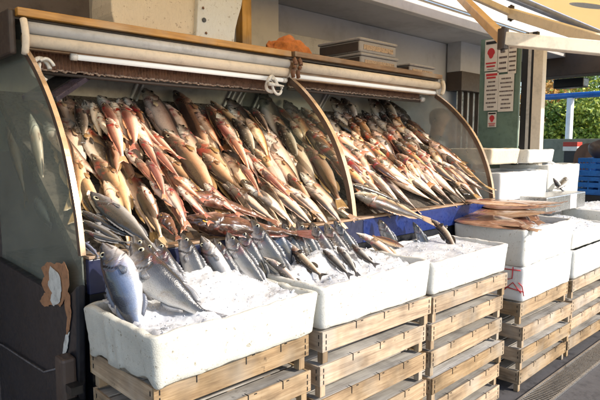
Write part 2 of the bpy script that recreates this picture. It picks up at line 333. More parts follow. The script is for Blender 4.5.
# ---------------------------------------------------------------- fish shapes (unit length, snout at 0, tail tip at +X, back +Z)
def interp(tab, x):
    for (a, b), (c, d) in zip(tab, tab[1:]):
        if x <= c:
            k = (x - a) / (c - a); k = k * k * (3 - 2 * k) * .45 + k * .55
            return b + (d - b) * k
    return tab[-1][1]
PROF = {
 'bass': dict(top=[(0, .004), (.03, .03), (.1, .062), (.2, .093), (.32, .112), (.48, .115), (.62, .09), (.75, .052), (.83, .036), (.87, .04)],
              bot=[(0, -.008), (.03, -.03), (.1, -.068), (.2, -.1), (.32, -.118), (.48, -.118), (.62, -.085), (.75, -.045), (.83, -.034), (.87, -.04)],
              wid=[(0, .006), (.03, .022), (.1, .044), (.2, .062), (.35, .07), (.5, .062), (.65, .04), (.78, .018), (.87, .006)], eye=(.105, .03, .022), tail=.075),
 'bream': dict(top=[(0, .0), (.03, .05), (.08, .1), (.18, .165), (.32, .195), (.48, .175), (.64, .11), (.76, .05), (.82, .036), (.86, .042)],
              bot=[(0, -.02), (.04, -.05), (.1, -.09), (.2, -.14), (.35, -.17), (.5, -.155), (.64, -.1), (.76, -.048), (.82, -.034), (.86, -.04)],
              wid=[(0, .008), (.04, .03), (.12, .055), (.25, .075), (.4, .075), (.55, .055), (.7, .03), (.8, .014), (.86, .006)], eye=(.12, .06, .036), tail=.12),
 'mullet': dict(top=[(0, .005), (.03, .04), (.08, .078), (.18, .1), (.32, .11), (.48, .1), (.62, .074), (.75, .045), (.82, .033), (.86, .036)],
              bot=[(0, -.015), (.03, -.035), (.1, -.065), (.2, -.09), (.34, -.105), (.48, -.098), (.62, -.07), (.75, -.042), (.82, -.031), (.86, -.035)],
              wid=[(0, .008), (.03, .03), (.1, .052), (.2, .066), (.35, .068), (.5, .056), (.65, .038), (.78, .018), (.86, .006)], eye=(.1, .045, .028), tail=.09),
 'slim': dict(top=[(0, .002), (.06, .018), (.15, .036), (.3, .048), (.5, .05), (.7, .04), (.84, .017), (.9, .02)],
              bot=[(0, -.004), (.06, -.02), (.15, -.04), (.3, -.052), (.5, -.053), (.7, -.04), (.84, -.016), (.9, -.02)],
              wid=[(0, .004), (.06, .015), (.15, .03), (.3, .038), (.5, .038), (.7, .028), (.84, .01), (.9, .004)], eye=(.09, .01, .017), tail=.06),
 'flat': dict(top=[(0, .01), (.03, .035), (.1, .07), (.25, .11), (.42, .12), (.6, .105), (.75, .07), (.86, .03), (.9, .028)],
              bot=[(0, -.01), (.03, -.035), (.1, -.07), (.25, -.11), (.42, -.12), (.6, -.105), (.75, -.07), (.86, -.03), (.9, -.028)],
              wid=[(0, .006), (.03, .014), (.1, .024), (.25, .034), (.45, .036), (.6, .03), (.75, .02), (.86, .01), (.9, .004)], eye=(.09, .03, .012), tail=.045),
 'scorpion': dict(top=[(0, .02), (.04, .06), (.1, .115), (.2, .15), (.32, .155), (.48, .12), (.62, .08), (.75, .05), (.82, .042), (.86, .045)],
              bot=[(0, -.04), (.04, -.075), (.1, -.11), (.2, -.135), (.35, -.14), (.5, -.11), (.64, -.07), (.76, -.045), (.82, -.04), (.86, -.044)],
              wid=[(0, .03), (.04, .06), (.12, .1), (.22, .12), (.35, .105), (.5, .075), (.65, .045), (.78, .022), (.86, .008)], eye=(.13, .07, .024), tail=.1),
}
def setattr_f(me, name, vals):
    a = me.attributes.new(name, 'FLOAT', 'POINT'); a.data.foreach_set('value', vals)
def bender(bz, by):
    def f(p):
        x, y, z = p; k = max(0, x - .12)
        return (x - .25 * (bz * bz + by * by) * k, y + by * k * k, z + bz * k * k)
    return f
def fish_body(kind, bend, openm):
    P = PROF[kind]; B = bender(*bend); us = []
    x = 0; xe = P['top'][-1][0]
    us = [.3 * (i / 62) for i in range(62)] + [.3 + (xe - .3) * i / 34 for i in range(35)]; n = len(us) - 1; NV = 40; vs, fu, fv, fd = [], [], [], []
    gx = .25
    for u in us:
        T, Bo, Wd = interp(P['top'], u), interp(P['bot'], u), interp(P['wid'], u)
        for k in range(NV):
            a = 2 * math.pi * k / NV; c, s = math.cos(a), math.sin(a)
            zn = math.copysign(abs(s) ** .92, s); z = (T * zn if zn > 0 else -Bo * zn); y = Wd * math.copysign(abs(c) ** .85, c)
            d = 0; side = abs(c)
            # gill cover: a raised plate ending in a sharp curved edge
            ge = gx - .075 * (zn + .05) ** 2 + .012 * math.cos(zn * 5)
            if side > .15:
                if ge - .07 < u < ge: y *= 1 + .14 * (u - ge + .07) / .07
                if ge <= u < ge + .026: y *= .9; pass
                d = max(d, 1.15 - abs(u - ge - .006) / .009)
                g2 = ge - .07                                     # cheek line
                y *= 1 - .06 * max(0, 1 - abs(u - g2) / .008); d = max(d, .65 - abs(u - g2) / .012)
            # mouth slit
            if u < .105:
                mz = -.012 - .30 * u - (.01 if openm else 0)
                wm = .006 if not openm else .004 + .022 * (1 - u / .105)
                d = max(d, 1.2 - abs(z - mz) / (wm + .004))
                if abs(z - mz) < wm + .003: y *= (.78 if not openm else .45)
                if openm and z < mz: z -= .03 * (1 - u / .105)
            vs.append(B((u, y, z))); fu.append(u); fv.append(.5 + .5 * zn); fd.append(min(1, max(0, d)))
    fs = []
    for i in range(n):
        for k in range(NV): fs.append((i * NV + k, (i + 1) * NV + k, (i + 1) * NV + (k + 1) % NV, i * NV + (k + 1) % NV))
    fs += [tuple(range(NV)), tuple(n * NV + k for k in range(NV - 1, -1, -1))]
    if kind == 'scorpion' or openm == 2:
        vs = [tuple(Vector(v) + Vector((0, 1, 1)) * (noise.noise(Vector(v) * 22) * .016)) for v in vs]
    me = bpy.data.meshes.new(kind); me.from_pydata(vs, [], fs)
    for a, b in (('fu', fu), ('fv', fv), ('fd', fd)): setattr_f(me, a, b)
    me.polygons.foreach_set('use_smooth', [True] * len(me.polygons)); return me
def sheet(grid, B, th=.0035, ruffle=0):
    """thin solid fin from rows of (x, y, z)"""
    R, C_ = len(grid), len(grid[0]); vs = []
    for sgn in (-1, 1):
        for i, row in enumerate(grid):
            for j, (x, y, z) in enumerate(row):
                e = j / (C_ - 1)
                vs.append(B((x, y + sgn * th * (1.0 - .7 * e) + ruffle * math.sin(i * 1.7) * e, z)))
    fs = []
    N = R * C_
    for i in range(R - 1):
        for j in range(C_ - 1):
            a = i * C_ + j; fs.append((a, a + 1, a + C_ + 1, a + C_)); fs.append((a + N, a + C_ + N, a + C_ + 1 + N, a + 1 + N))
    rim = [i * C_ for i in range(R)] + [(R - 1) * C_ + j for j in range(1, C_)] + [i * C_ + C_ - 1 for i in range(R - 2, -1, -1)] + [j for j in range(C_ - 2, 0, -1)]
    for a, b in zip(rim, rim[1:] + rim[:1]): fs.append((a, b, b + N, a + N))
    return vs, fs
def fin_mesh(name, parts):
    v, f = [], []
    for vs, fs in parts: f += [tuple(i + len(v) for i in q) for q in fs]; v += vs
    me = bpy.data.meshes.new(name); me.from_pydata(v, [], f)
    setattr_f(me, 'fu', [.6] * len(v)); setattr_f(me, 'fv', [.5] * len(v)); setattr_f(me, 'fd', [0.] * len(v))
    me.polygons.foreach_set('use_smooth', [True] * len(me.polygons)); return me
def fins_of(kind, B):
    P = PROF[kind]; xe = P['top'][-1][0]; th = P['tail']; out = {}
    g = []
    for i in range(13):                                            # tail
        t = -1 + 2 * i / 12; h0 = P['top'][-1][1] * t; fork = .035 * (1 - abs(t)) * (1.6 if kind in ('bream', 'mullet', 'slim') else .6)
        g.append([(xe - .015 + (1 - xe + .015 - fork) * e, 0, h0 + (th * t - h0) * e ** .8) for e in (0, .25, .5, .75, 1)])
    out['tail_fin'] = fin_mesh('tail_fin', [sheet(g, B, .004, .004)])
    def ridge(x0, x1, top, h, n, spiky, slant=.03):
        g = []
        for i in range(n):
            t = i / (n - 1); x = x0 + (x1 - x0) * t; s = 1 if top else -1
            base = interp(P['top' if top else 'bot'], x) * .93
            hh = h * math.sin(math.pi * (.12 + .8 * t)) ** .6 * ((.72 if i % 2 else 1.0) if spiky else 1)
            g.append([(x + slant * e, 0, base + s * hh * e) for e in (0, .5, 1)])
        return sheet(g, B, .003, .002)
    if kind == 'flat':
        out['dorsal_fin'] = fin_mesh('dorsal_fin', [ridge(.1, .86, True, .028, 24, False)])
        out['anal_fin'] = fin_mesh('anal_fin', [ridge(.14, .86, False, .028, 24, False)])
    else:
        k = .8 if kind != 'scorpion' else 1.3
        out['dorsal_fin'] = fin_mesh('dorsal_fin', [ridge(.3, .52, True, .05 * k, 13, True, .05), ridge(.54, .74, True, .035 * k, 9, False, .04)])
        out['anal_fin'] = fin_mesh('anal_fin', [ridge(.57, .73, False, .035, 8, False, .035)])
        w = interp(P['wid'], .3)
        pf = []
        for s in (-1, 1):                                          # pectoral fans lie on the flank behind the gill
            g = []
            for i in range(8):
                a = math.radians(-38 + 42 * i / 7)
                L = .1 * (1 - .25 * abs(i - 4) / 4)
                g.append([(.27 + math.cos(a) * L * e, s * (w * 1.0 + .012 * e + .004), -.03 + math.sin(a) * L * e + .012 * (i - 3.5) / 3.5 * (1 - e)) for e in (0, .5, 1)])
            pf.append(g)
        out['pectoral_fin'] = [fin_mesh('pectoral_fin', [sheet(g, B, .002, .002)]) for g in pf]
        g = [[(.29 + .09 * e + .02 * i / 4 * e, .0, interp(P['bot'], .3) * .9 - .05 * e * (1 - .15 * i) - .004 * i) for e in (0, .5, 1)] for i in range(5)]
        out['pelvic_fin'] = fin_mesh('pelvic_fin', [sheet(g, B, .004)])
    return out
def eye_mesh(kind, B, s, amber):
    ex, ez, r = PROF[kind]['eye']; w = interp(PROF[kind]['wid'], ex)
    T = interp(PROF[kind]['top'], ex); wz = w * math.sqrt(max(.1, 1 - (ez / T) ** 2)) * .98
    n = 14; rad = [(0, .3), (.34, .29), (.62, .25), (.66, .24), (.8, .2), (1.05, -.1)]; vs, fs, ms = [], [], []
    for q, (rr, hh) in enumerate(rad):
        for k in range(n):
            a = 2 * math.pi * k / n; vs.append(B((ex + r * rr * math.cos(a), s * (wz + r * hh * .8), ez + r * rr * math.sin(a))))
    for q in range(1, len(rad) - 1):
        for k in range(n): fs.append((q * n + k, q * n + (k + 1) % n, (q + 1) * n + (k + 1) % n, (q + 1) * n + k)); ms.append(1 if q < 2 else 0)
    fs.append(tuple(n + k for k in range(n))); ms.append(1)
    me = bpy.data.meshes.new('eye'); me.from_pydata(vs, [], fs)
    me.materials.append(amber); me.materials.append(M_pupil)
    for p, m_ in zip(me.polygons, ms): p.material_index = m_; p.use_smooth = True
    return me
MESHCACHE = {}
NAMES = {'bass': 'sea_bass', 'bream': 'sea_bream', 'mullet': 'mullet', 'slim': 'slender_fish', 'flat': 'flatfish', 'scorpion': 'scorpionfish'}
def fish_kit(shape, skin, var):
    key = (shape, skin, var)
    if key not in MESHCACHE:
        bends = [(.02, .06), (.2, .05), (-.18, .12), (.27, -.05), (-.1, .2), (.12, -.14)]
        b = bends[var % 6]; openm = 1 if var >= 6 else 0; B = bender(*b)
        body = fish_body(shape, b, openm); body.materials.append(SK[skin]); kids = []
        for k, v in fins_of(shape, B).items():
            for me in (v if isinstance(v, list) else [v]):
                me.materials.append(FINM[skin]); kids.append((k, me))
        for s in (-1, 1): kids.append(('eye', eye_mesh(shape, B, s, M_irisr if skin == 'red' else M_iris if skin in ('silver', 'blue') else M_irisd)))
        MESHCACHE[key] = (body, kids)
    return MESHCACHE[key]
FISH = []
def fish(P, Q, nrm, shape='bass', skin='silver', var=0, flip=False, lift=0.0, fat=1.0, roll=0.0, label=None, cat=None, group=None, zone=None, thick=1.0):
    """snout at P, tail tip at Q, flank facing nrm"""
    P, Q = Vector(P), Vector(Q); X = (Q - P); L = X.length; X.normalize()
    Y = Vector(nrm); Y = (Y - X * Y.dot(X)).normalized()
    if roll: Y = Matrix.Rotation(roll, 3, X) @ Y
    if flip: Y = -Y
    Z = X.cross(Y)
    body, kids = fish_kit(shape, skin, var)
    o = bpy.data.objects.new(NAMES[shape], body); link(o)
    P = P + Vector(nrm).normalized() * lift
    M = Matrix(((X.x, Y.x, Z.x, P.x), (X.y, Y.y, Z.y, P.y), (X.z, Y.z, Z.z, P.z), (0, 0, 0, 1)))
    o.matrix_world = M @ Matrix.Diagonal((L, L * fat * thick, L * fat, 1))
    for k, me in kids: link(bpy.data.objects.new(k, me), o)
    o['category'] = cat or {'bass': 'fish', 'bream': 'fish'}.get(shape, 'fish')
    if label: o['label'] = label
    if group: o['group'] = group
    FISH.append((o, zone, shape, skin, proj((P + Q) / 2), L)); return o

# ---------------------------------------------------------------- the setting
g = MB(); g.box(-60, 90, -60, 90, -.25, -.05); tag(g.build('ground', M_ground), kind='structure')
g = MB(); g.box(7.2, 60, -20, 60, -.046, -.04); tag(g.build('street', M_pave), kind='structure')
# shop wall and ceiling behind the stall
g = MB(); g.box(-2.2, 6.3, 3.62, 3.8, -.05, 2.74); w = g.build('shop_wall', M_wall); tag(w, 'grey blue plaster shop wall behind the fish counter', 'wall')
g = MB(); g.box(-2.2, 1.42, 3.3, 3.61, -.05, 2.739); tag(g.build('side_wall', plain('brown_grey_wall', (.15, .125, .12), .8)), 'dark brown wall behind the left end of the counter', 'wall')
g = MB(); g.box(-2.2, 9, 3.02, 3.8, 2.745, 2.85); tag(g.build('ceiling', M_ceil), kind='structure')
g = MB(); g.box(-2.2, 7, 2.94, 3.015, 2.72, 2.86); g.box(-2.2, 11, 2.90, 2.937, 2.861, 4.2)
tag(g.build('fascia', M_fascia, bevel=.004), 'pale horizontal fascia board along the ceiling edge', 'fascia')
p0, p1 = at(246, 30, 1, 3.5), at(274, 30, 1, 3.5)
g = MB(); g.box(p0.x, p1.x, 3.44, 3.617, -.05, 2.738); tag(g.build('pillar', M_walll, bevel=.005), 'light plaster pillar against the shop wall above the counter', 'pillar')
g = MB(); g.box(p1.x + .01, p1.x + 1.15, 3.5, 3.617, 2.34, 2.48); tag(g.build('wall_shelf', M_tubeg, bevel=.004), 'grey shelf box on the wall right of the pillar', 'shelf')  # box added to mark the wall recess and its darker band
# window in the wall at the far right of the counter
a, b = at(466, 80, 1, 3.4), at(486, 150, 1, 3.4)
r = empty('shop_window', (a.x, 3.5, 1.2)); tag(r, 'window with thin frames behind the right end of the counter', 'window')
g = MB(); x0, x1 = a.x - r.location.x, b.x - r.location.x
g.box(x0 - .1, x1 + .6, -.1, .1, .98, 1.2)
for k in range(5): g.box(x0 + (x1 - x0) * k / 4 - .006, x0 + (x1 - x0) * k / 4 + .006, -.05, .0, 0, .978)
g.box(x0, x1, -.04, -.01, .45, .48); g.build('frame', M_darkbrown, r); g = MB(); g.box(x0 - .1, x1 + .6, -.08, .1, 1.202, 1.55); g.build('header', M_wall, r)
g = MB(); g.box(x0, x1, .005, .02, 0, .978); g.build('pane', plain('window_pane', (.75, .8, .8), .15, 0, .6, 5, 0, col2=(.1, .13, .12)), r)

# ---------------------------------------------------------------- awning over the pavement
r = empty('folding_awning', (0, 2.5, 3.0)); tag(r, 'yellow fabric folding arm awning stretched over the fish counter', 'awning')
g = MB(); n = 24; xs = [-2.6 + 11.5 * i / n for i in range(n + 1)]; ys = [(-1.45 * j / 8, -.36 * j / 8 - .03 * math.sin(math.pi * j / 8)) for j in range(9)]
vs = [(x, y, z) for s_ in (0, .006) for (y, zz) in ys for x in xs for z in (zz + s_,)]
N = (n + 1) * 9; fs = []
for j in range(8):
    for i in range(n):
        q = j * (n + 1) + i; fs += [(q, q + 1, q + n + 2, q + n + 1), (q + N, q + n + 1 + N, q + n + 2 + N, q + 1 + N)]
g.add(vs, fs); g.build('fabric', M_awn, r, smooth=True, fix=False)
g = MB(); g.tube([(-2.6, .06, -.01), (8.9, .06, -.01)], .05, 16); g.build('roller', plain('grey_blue_roller', (.3, .32, .4), .5), r, smooth=True)
g = MB(); g.box(-2.6, 8.9, -1.5, -1.44, -.43, -.36); g.build('front_bar', M_arm, r, bevel=.006)
O = r.location
def arm(sh, el, en, w1, w2, m1, m2):
    f_ = MB(); f_.bar(sh - O, el - O, w1, w1 * 1.2); A = f_.build('upper_arm', m1, r, bevel=.006)
    f_ = MB(); f_.bar(el - O, en - O, w2 * .8, w2); f_.build('forearm', m2, r, bevel=.006)
    f_ = MB(); f_.tube([el - O + Vector((0, 0, -w2 * .75)), el - O + Vector((0, 0, w2 * .75))], w1 * .62, 14)
    f_.tube([el - O + Vector((0, 0, -w2 * .9)), el - O + Vector((0, 0, w2 * .9))], w1 * .25, 10)
    f_.build('elbow', M_darkbrown, r, smooth=False)
sh, el = at(458, -6, 1, 2.52), at(503, 39, 1, 1.7); en = at(640, 52, 1, 1.08)
arm(sh, el, en, .055, .085, M_armo, M_arm)
sh, el, en = at(455, -12, 1, 2.55), at(511, 13, 1, 2.3), at(615, 45, 1, 1.25)
arm(sh, el, en, .045, .08, M_arm, M_arm)
d_ = ray(589, 2); nf = Vector((0, -.36, 1.45)).normalized(); nf = Vector((0, -.24, .97)).normalized(); t_ = ((Vector((0, 2.5, 2.985)) - CAM).dot(nf)) / d_.dot(nf); q = CAM + d_ * t_ - O
g = MB(); u_ = Vector((1, 0, 0)); w_ = nf.cross(u_); g.prism([q + u_ * .16 * math.cos(a) + w_ * .16 * math.sin(a) - nf * .03 for a in [2 * math.pi * k / 24 for k in range(24)]], nf * -.004)
g.build('round_emblem', M_white, r)
# ---------------------------------------------------------------- green partition with notices, post
PX = 5.2
r = empty('partition_door', (PX, 0, 0)); tag(r, 'green metal partition door with dark frame bars at the end of the stall', 'door')
a, b = at(481, 40, 0, PX), at(521, 40, 0, PX)
zt = at(500, 37, 0, 5.2).z
g = MB(); g.box(0, .03, b.y, a.y, -.05, zt); g.build('panel', M_green, r)
for px, w_, m_ in ((524, .035, M_dark), (529, .02, M_tubeg), (533, .03, M_dark)):
    q = at(px, 100, 0, PX); g = MB(); g.box(-.03, .02, q.y - w_, q.y + w_ * .6, -.05, zt - .002); g.build('frame_bar', m_, r, bevel=.003)
q = at(538.5, 100, 0, 5.1)
g = MB(); g.box(5.06, 5.14, q.y - .045, q.y + .045, -.05, at(538, 42, 0, 5.1).z); tag(g.build('cream_post', M_post, bevel=.006), 'cream painted square post beside the partition door', 'post')
PW = dict()
def notice(x0, y0, x1, y1, lines, red=None, lab='', tab=None):
    a, b = at(x0, y0, 0, PX - .035), at(x1, y1, 0, PX - .035)
    hz = a.z - b.z; wy = a.y - b.y
    e = empty('notice', (PX - .012, (a.y + b.y) / 2, b.z)); tag(e, lab, 'notice', 'notices taped on the green partition door')
    g = MB(); g.box(-.004, 0, -wy / 2, wy / 2, 0, hz); g.build('sheet', M_paper, e)
    g = MB(); rr = random.Random(int(x0 * 7 + y0)); top = .06 if red is None else red[1]
    for k in range(lines):
        z = hz * (1 - top - (1 - top - .04) * (k + .5) / lines); L = rr.uniform(.45, .85); h = hz * (1 - top) / lines * .17; x = -L / 2; g = MB()
        while x < L / 2 - .02:
            w = rr.uniform(.03, .08); g.box(-.0065, -.0045, -(x + w) * wy, -x * wy, z - h, z + h); x += w + rr.uniform(.02, .035)
        if g.v: g.build('text_line', M_ink, e)
    if red:
        g = MB()
        if red[0] == 'head': g.box(-.0065, -.0045, -wy * .4, wy * .4, hz * .90, hz * .96); g.box(-.0065, -.0045, -wy * .3, wy * .36, hz * .83, hz * .875)
        else:
            zc = hz * .56; R_ = wy * .3
            pts = [(-.0045, R_ * math.cos(t) * (1 if math.sin(t) > -.3 else .7), zc + R_ * 1.3 * math.sin(t)) for t in [2 * math.pi * k / 16 for k in range(16)]]
            g.prism(pts, (-.002, 0, 0)); g.box(-.0065, -.0045, -wy * .4, wy * .4, hz * .22, hz * .27)
            g.box(-.0065, -.0045, -wy * .34, wy * .34, hz * .12, hz * .17)
        g.build('red_print', M_inkr, e)
        if red[0] == 'sign': f2 = MB(); f2.box(-.0065, -.0045, -wy * .42, wy * .42, hz * .85, hz * .94); f2.build('black_band', M_black, e)
notice(484.5, 40, 496, 70, 1, ('sign', .94), 'white warning notice with a red round emblem under a black band, top left')
notice(497.5, 42, 506.5, 71.5, 5, None, 'narrow white notice between the red emblem sheet and the rightmost sheet')
notice(508, 43.5, 515, 73, 6, None, 'narrow white notice at the upper right of the sheets')
notice(484, 72.5, 496.5, 110, 7, ('head', .2), 'large white notice with a red heading, lower left')
notice(498, 74.5, 512, 111, 8, None, 'large white notice with only dark lines of text, lower right')
notice(487, 112, 495, 127, 1, ('sign', .9), 'small notice with a red emblem hanging below the larger sheets')

# ---------------------------------------------------------------- street beyond the post
g = MB(); a, b = at(540, 56, 0, 8), at(620, 77, 0, 8)
g.box(8, 8.35, -3, 4.2, at(570, 75, 0, 8).z, at(570, 48, 0, 8).z); tag(g.build('canopy_beam', M_darkbrown, bevel=.01), 'dark brown canopy beam crossing above the street opening', 'beam')
g = MB(); g.box(8.4, 10.6, -3, 5, 2.95, 3.02); tag(g.build('canopy_roof', M_ceil), 'pale canopy roof behind the dark brown beam', 'roof')
a, b = at(556, 80, 0, 9), at(586, 87, 0, 9)
e = empty('hanging_lamp', (9, (a.y + b.y) / 2, b.z)); tag(e, 'black box lamp hanging under the canopy roof', 'lamp'); wy = a.y - b.y
g = MB(); g.box(-.12, .12, -wy / 2, wy / 2, 0, a.z - b.z); g.build('housing', M_black, e, bevel=.02)
g = MB(); g.tube([(0, 0, a.z - b.z), (0, 0, 2.95 - b.z)], .008, 6); g.build('hanging_rod', M_dark, e)
a, b = at(548, 97, 0, 12), at(615, 96, 0, 12)
e = empty('awning_rail', (12, 0, 0)); tag(e, 'blue rail on a white post in front of the trees', 'rail')
g = MB(); g.tube([(0, a.y + .4, a.z), (0, b.y - .5, a.z)], .06, 12); g.build('blue_tube', M_bluec, e, smooth=True)
q = at(570.5, 100, 0, 12); g = MB(); g.tube([(0, q.y, -.04), (0, q.y, a.z - .05)], .07, 12); g.build('post', M_white, e, smooth=True)
# low wall, sign, chairs, blue crates
q = at(548, 139, 0, 11); q2 = at(548, 156, 0, 11)
g = MB(); g.box(11, 11.25, -2, q.y + .4, -.04, q.z); tag(g.build('low_wall', plain('grey_green_wall', (.24, .26, .2), .8), bevel=.01), 'low grey wall across the street under the trees', 'wall')
a, b = at(563, 142, 0, 10.5), at(577, 151, 0, 10.5); wy = a.y - b.y
e = empty('street_box', (10.5, (a.y + b.y) / 2, b.z)); tag(e, 'small red and white painted box by the low wall', 'box')
g = MB(); g.box(0, .25, -wy / 2, wy / 2, 0, (a.z - b.z) * .5); g.build('white_base', M_white, e, bevel=.006)
g = MB(); g.box(0, .25, -wy / 2, wy / 2, (a.z - b.z) * .5 + .001, a.z - b.z); g.build('red_top', M_red, e, bevel=.006)
g = MB(); g.box(.02, .22, -wy / 2 + .02, wy / 2 - .02, -.04 - b.z, -.002); g.build('stand', M_dark, e)
def chair():
    e = empty('chair', (0, 0, 0)); m = M_brown
    g = MB(); g.box(-.22, .22, -.22, .22, .43, .47); g.build('seat', m, e, bevel=.01)
    g = MB(); g.prism([(.20, .22 * math.cos(t) * 1.0, .62 + .34 * abs(math.sin(t)) ** .7 * (1 if math.sin(t) > 0 else -.3)) for t in [2 * math.pi * k / 18 for k in range(18)]], (.03, 0, 0)); g.build('backrest', m, e)
    for sx in (-1, 1):
        for sy in (-1, 1):
            g = MB(); g.tube([(sx * .19, sy * .19, 0), (sx * .19, sy * .19, .43)], .018, 8); g.build('leg', m, e)
    return e
def copy_tree(o, parent=None):
    c = o.copy(); S.collection.objects.link(c)
    if parent is not None: c.parent = parent; c.matrix_parent_inverse = o.matrix_parent_inverse
    for ch in list(o.children): copy_tree(ch, c)
    return c
c0 = chair(); q = at(584, 143, 0, 9.2); c0.location = (9.2, q.y, q.z - .96); tag(c0, 'brown rounded chair nearer the cream post by the low wall', 'chair', 'brown chairs beyond the stall')
c1 = copy_tree(c0); q = at(596, 144, 0, 9.0); c1.location = (9.0, q.y, q.z - .96); c1['label'] = 'brown rounded chair at the right edge beside the other chair'
g = MB(); g.box(8.6, 9.8, c1.location.y - .8, c0.location.y + .5, -.04, c0.location.z - .002); tag(g.build('raised_terrace', M_pave), kind='structure')

def plastic_crate(x, y, z, w, d, h, lab):
    e = empty('plastic_crate', (x, y, z)); tag(e, lab, 'crate', 'blue plastic crates behind the foam boxes')
    g = MB(); g.box(-w / 2, w / 2, -d / 2, d / 2, 0, .012); g.build('base', M_bluec, e)
    for (nx, ny) in ((0, -1), (0, 1), (-1, 0), (1, 0)):
        g = MB()
        for z0, z1 in ((.014, h * .3), (h * .42, h * .68), (h * .78, h)):
            if nx: g.box(nx * w / 2 - .008, nx * w / 2 + .008, -d / 2, d / 2, z0, z1)
            else: g.box(-w / 2 + .009, w / 2 - .009, ny * d / 2 - .008, ny * d / 2 + .008, z0, z1)
        for k in range(6):
            f_ = -.5 + (k + .01) / 5 * .97 
            if nx: g.box(nx * w / 2 - .006, nx * w / 2 + .006, f_ * d, f_ * d + .014, .02, h - .002)
            else: g.box(f_ * w, f_ * w + .014, ny * d / 2 - .006, ny * d / 2 + .006, .02, h - .002)
        g.build('side', M_bluec, e)
q = at(575, 178, 0, 6.9); 
plastic_crate(7.2, q.y - .33, q.z - .19, .6, .62, .21, 'lower blue plastic crate behind the white foam boxes')
plastic_crate(7.2, q.y - .34, q.z + .03, .6, .62, .21, 'upper blue plastic crate on top of the other blue crate')
g = MB(); g.box(6.9, 7.5, q.y - .66, q.y + .0, -.045, q.z - .192); tag(g.build('dark_stand', M_dark, bevel=.01), 'dark stand under the blue plastic crates', 'stand')
# dark sack on the blue crates at the right edge
q2 = at(594, 160, 0, 7.0); g = MB()
me = bpy.data.meshes.new('dark_sack'); bm = bmesh.new(); bmesh.ops.create_icosphere(bm, subdivisions=4, radius=.16)
for v in bm.verts: v.co += v.co.normalized() * noise.noise(v.co * 7) * .04; v.co.z *= .75
bm.to_mesh(me); bm.free(); me.materials.append(M_darkbrown); o = bpy.data.objects.new('dark_sack', me); link(o); o.location = (7.15, q2.y - .05, q.z + .34); tag(o, 'dark brown sack lying on the upper blue crate', 'sack')
for p in me.polygons: p.use_smooth = True

def leafmat(n, c):
    m, t, b = newmat(n); oi = coord(t); nn = noise_n(t, 3, 3, .6, oi)
    r_ = ramp(t, nn.outputs[0], [(.3, tuple(x * .6 for x in c)), (.7, tuple(min(1, x * 1.4) for x in c))]); t.links.new(r_.outputs[0], b.inputs['Base Color'])
    b.inputs['Roughness'].default_value = .6; return m
L1, L2, L3, L4 = leafmat('green_leaf', (.14, .22, .03)), leafmat('bright_leaf', (.34, .4, .05)), leafmat('autumn_leaf', (.5, .26, .05)), leafmat('dark_leaf', (.035, .08, .02))
M_bark = plain('bark', (.1, .07, .05), .9)
def tree(px, py, x, rad, mats, lab, nclump=26, seed=1):
    rr = random.Random(seed); c = at(px, py, 0, x); e = empty('tree', (c.x, c.y, -.04)); tag(e, lab, 'tree', 'trees beyond the street')
    g = MB(); H = c.z
    g.tube([(0, 0, 0), (.05, .02, H * .4), (0, .05, H)], [.14, .11, .05], 8)
    for k in range(6):
        a = rr.uniform(0, 6.28); g.tube([(0, .02, H * (.35 + .08 * k)), (math.cos(a) * rad * .4, math.sin(a) * rad * .4, H * (.5 + .08 * k)), (math.cos(a) * rad * .75, math.sin(a) * rad * .75, H * (.6 + .1 * k))], [.05, .035, .015], 6)
    g.build('trunk', M_bark, e, smooth=True)
    g = MB()
    for k in range(nclump):
        d = Vector((rr.gauss(0, 1), rr.gauss(0, 1), rr.gauss(0, 1))).normalized() * rad * rr.uniform(.3, 1); d.z *= .9; mi = rr.choice([0, 0, 1]) if len(mats) > 1 else 0
        for q in range(150):
            p = Vector((0, .05, H)) + d + Vector((rr.gauss(0, 1), rr.gauss(0, 1), rr.gauss(0, .8))) * rad * .17
            s_ = rr.uniform(.035, .07); u = Vector((rr.gauss(0, 1), rr.gauss(0, 1), rr.gauss(0, 1))).normalized(); w = u.cross(Vector((rr.gauss(0, 1), rr.gauss(0, 1), rr.gauss(0, 1)))).normalized()
            g.add([p - u * s_, p + w * s_ * .5, p + u * s_, p - w * s_ * .5], [(0, 1, 2, 3)], mi)
    g.build('crown', mats, e, fix=False)
tree(556, 112, 15, 1.0, [L3, L1], 'orange leaved autumn tree left of the white rail post', seed=3)
tree(588, 118, 14, 1.1, [L2, L1], 'bright yellow green bushy tree right of the white rail post', 40, 4)
tree(565, 132, 13.5, .8, [L1, L2], 'low green shrub like tree behind the low wall', 26, 5)
tree(592, 96, 20, 1.7, [L1, L4], 'tall dark green tree rising at the right edge', 40, 6)
tree(566, 92, 22, 1.6, [L3, L2], 'far tree with mixed green and orange leaves above the blue rail', 40, 8)
# ---------------------------------------------------------------- display case
CASE = empty('display_counter', (0, 0, 0)); tag(CASE, 'long refrigerated fish display counter with curved bronze side arches and black cabinet', 'counter')
X0, XM, X1 = .78, 2.285, 3.9
g = MB(); g.prism([(X0 + .012, 1.96, 1.08), (X0 + .012, 2.93, 1.79), (X0 + .012, 2.93, 1.72), (X0 + .012, 1.96, 1.02)], (X1 - X0 - .03, 0, 0)); g.build('display_bed', M_bed, CASE)
g = MB(); g.box(X0 + .012, X1 - .01, 2.935, 2.96, 1.5, 2.045); g.build('back_panel', M_backwall, CASE)
g = MB(); g.box(X0 + .012, XM + .06, 1.93, 1.957, .985, 1.115); g.build('front_lip', plain('navy_plastic', (.012, .016, .05), .4), CASE, bevel=.004); g = MB(); g.box(XM + .062, X1 - .01, 1.93, 1.957, .985, 1.115); g.build('front_lip', M_blue, CASE, bevel=.004)  # left half of the blue lip darkened by colour for the shade there
g = MB(); g.box(X0 + .012, X1 - .01, 1.925, 1.99, 1.117, 1.128); g.build('lip_edge', M_brownboard, CASE, bevel=.002)
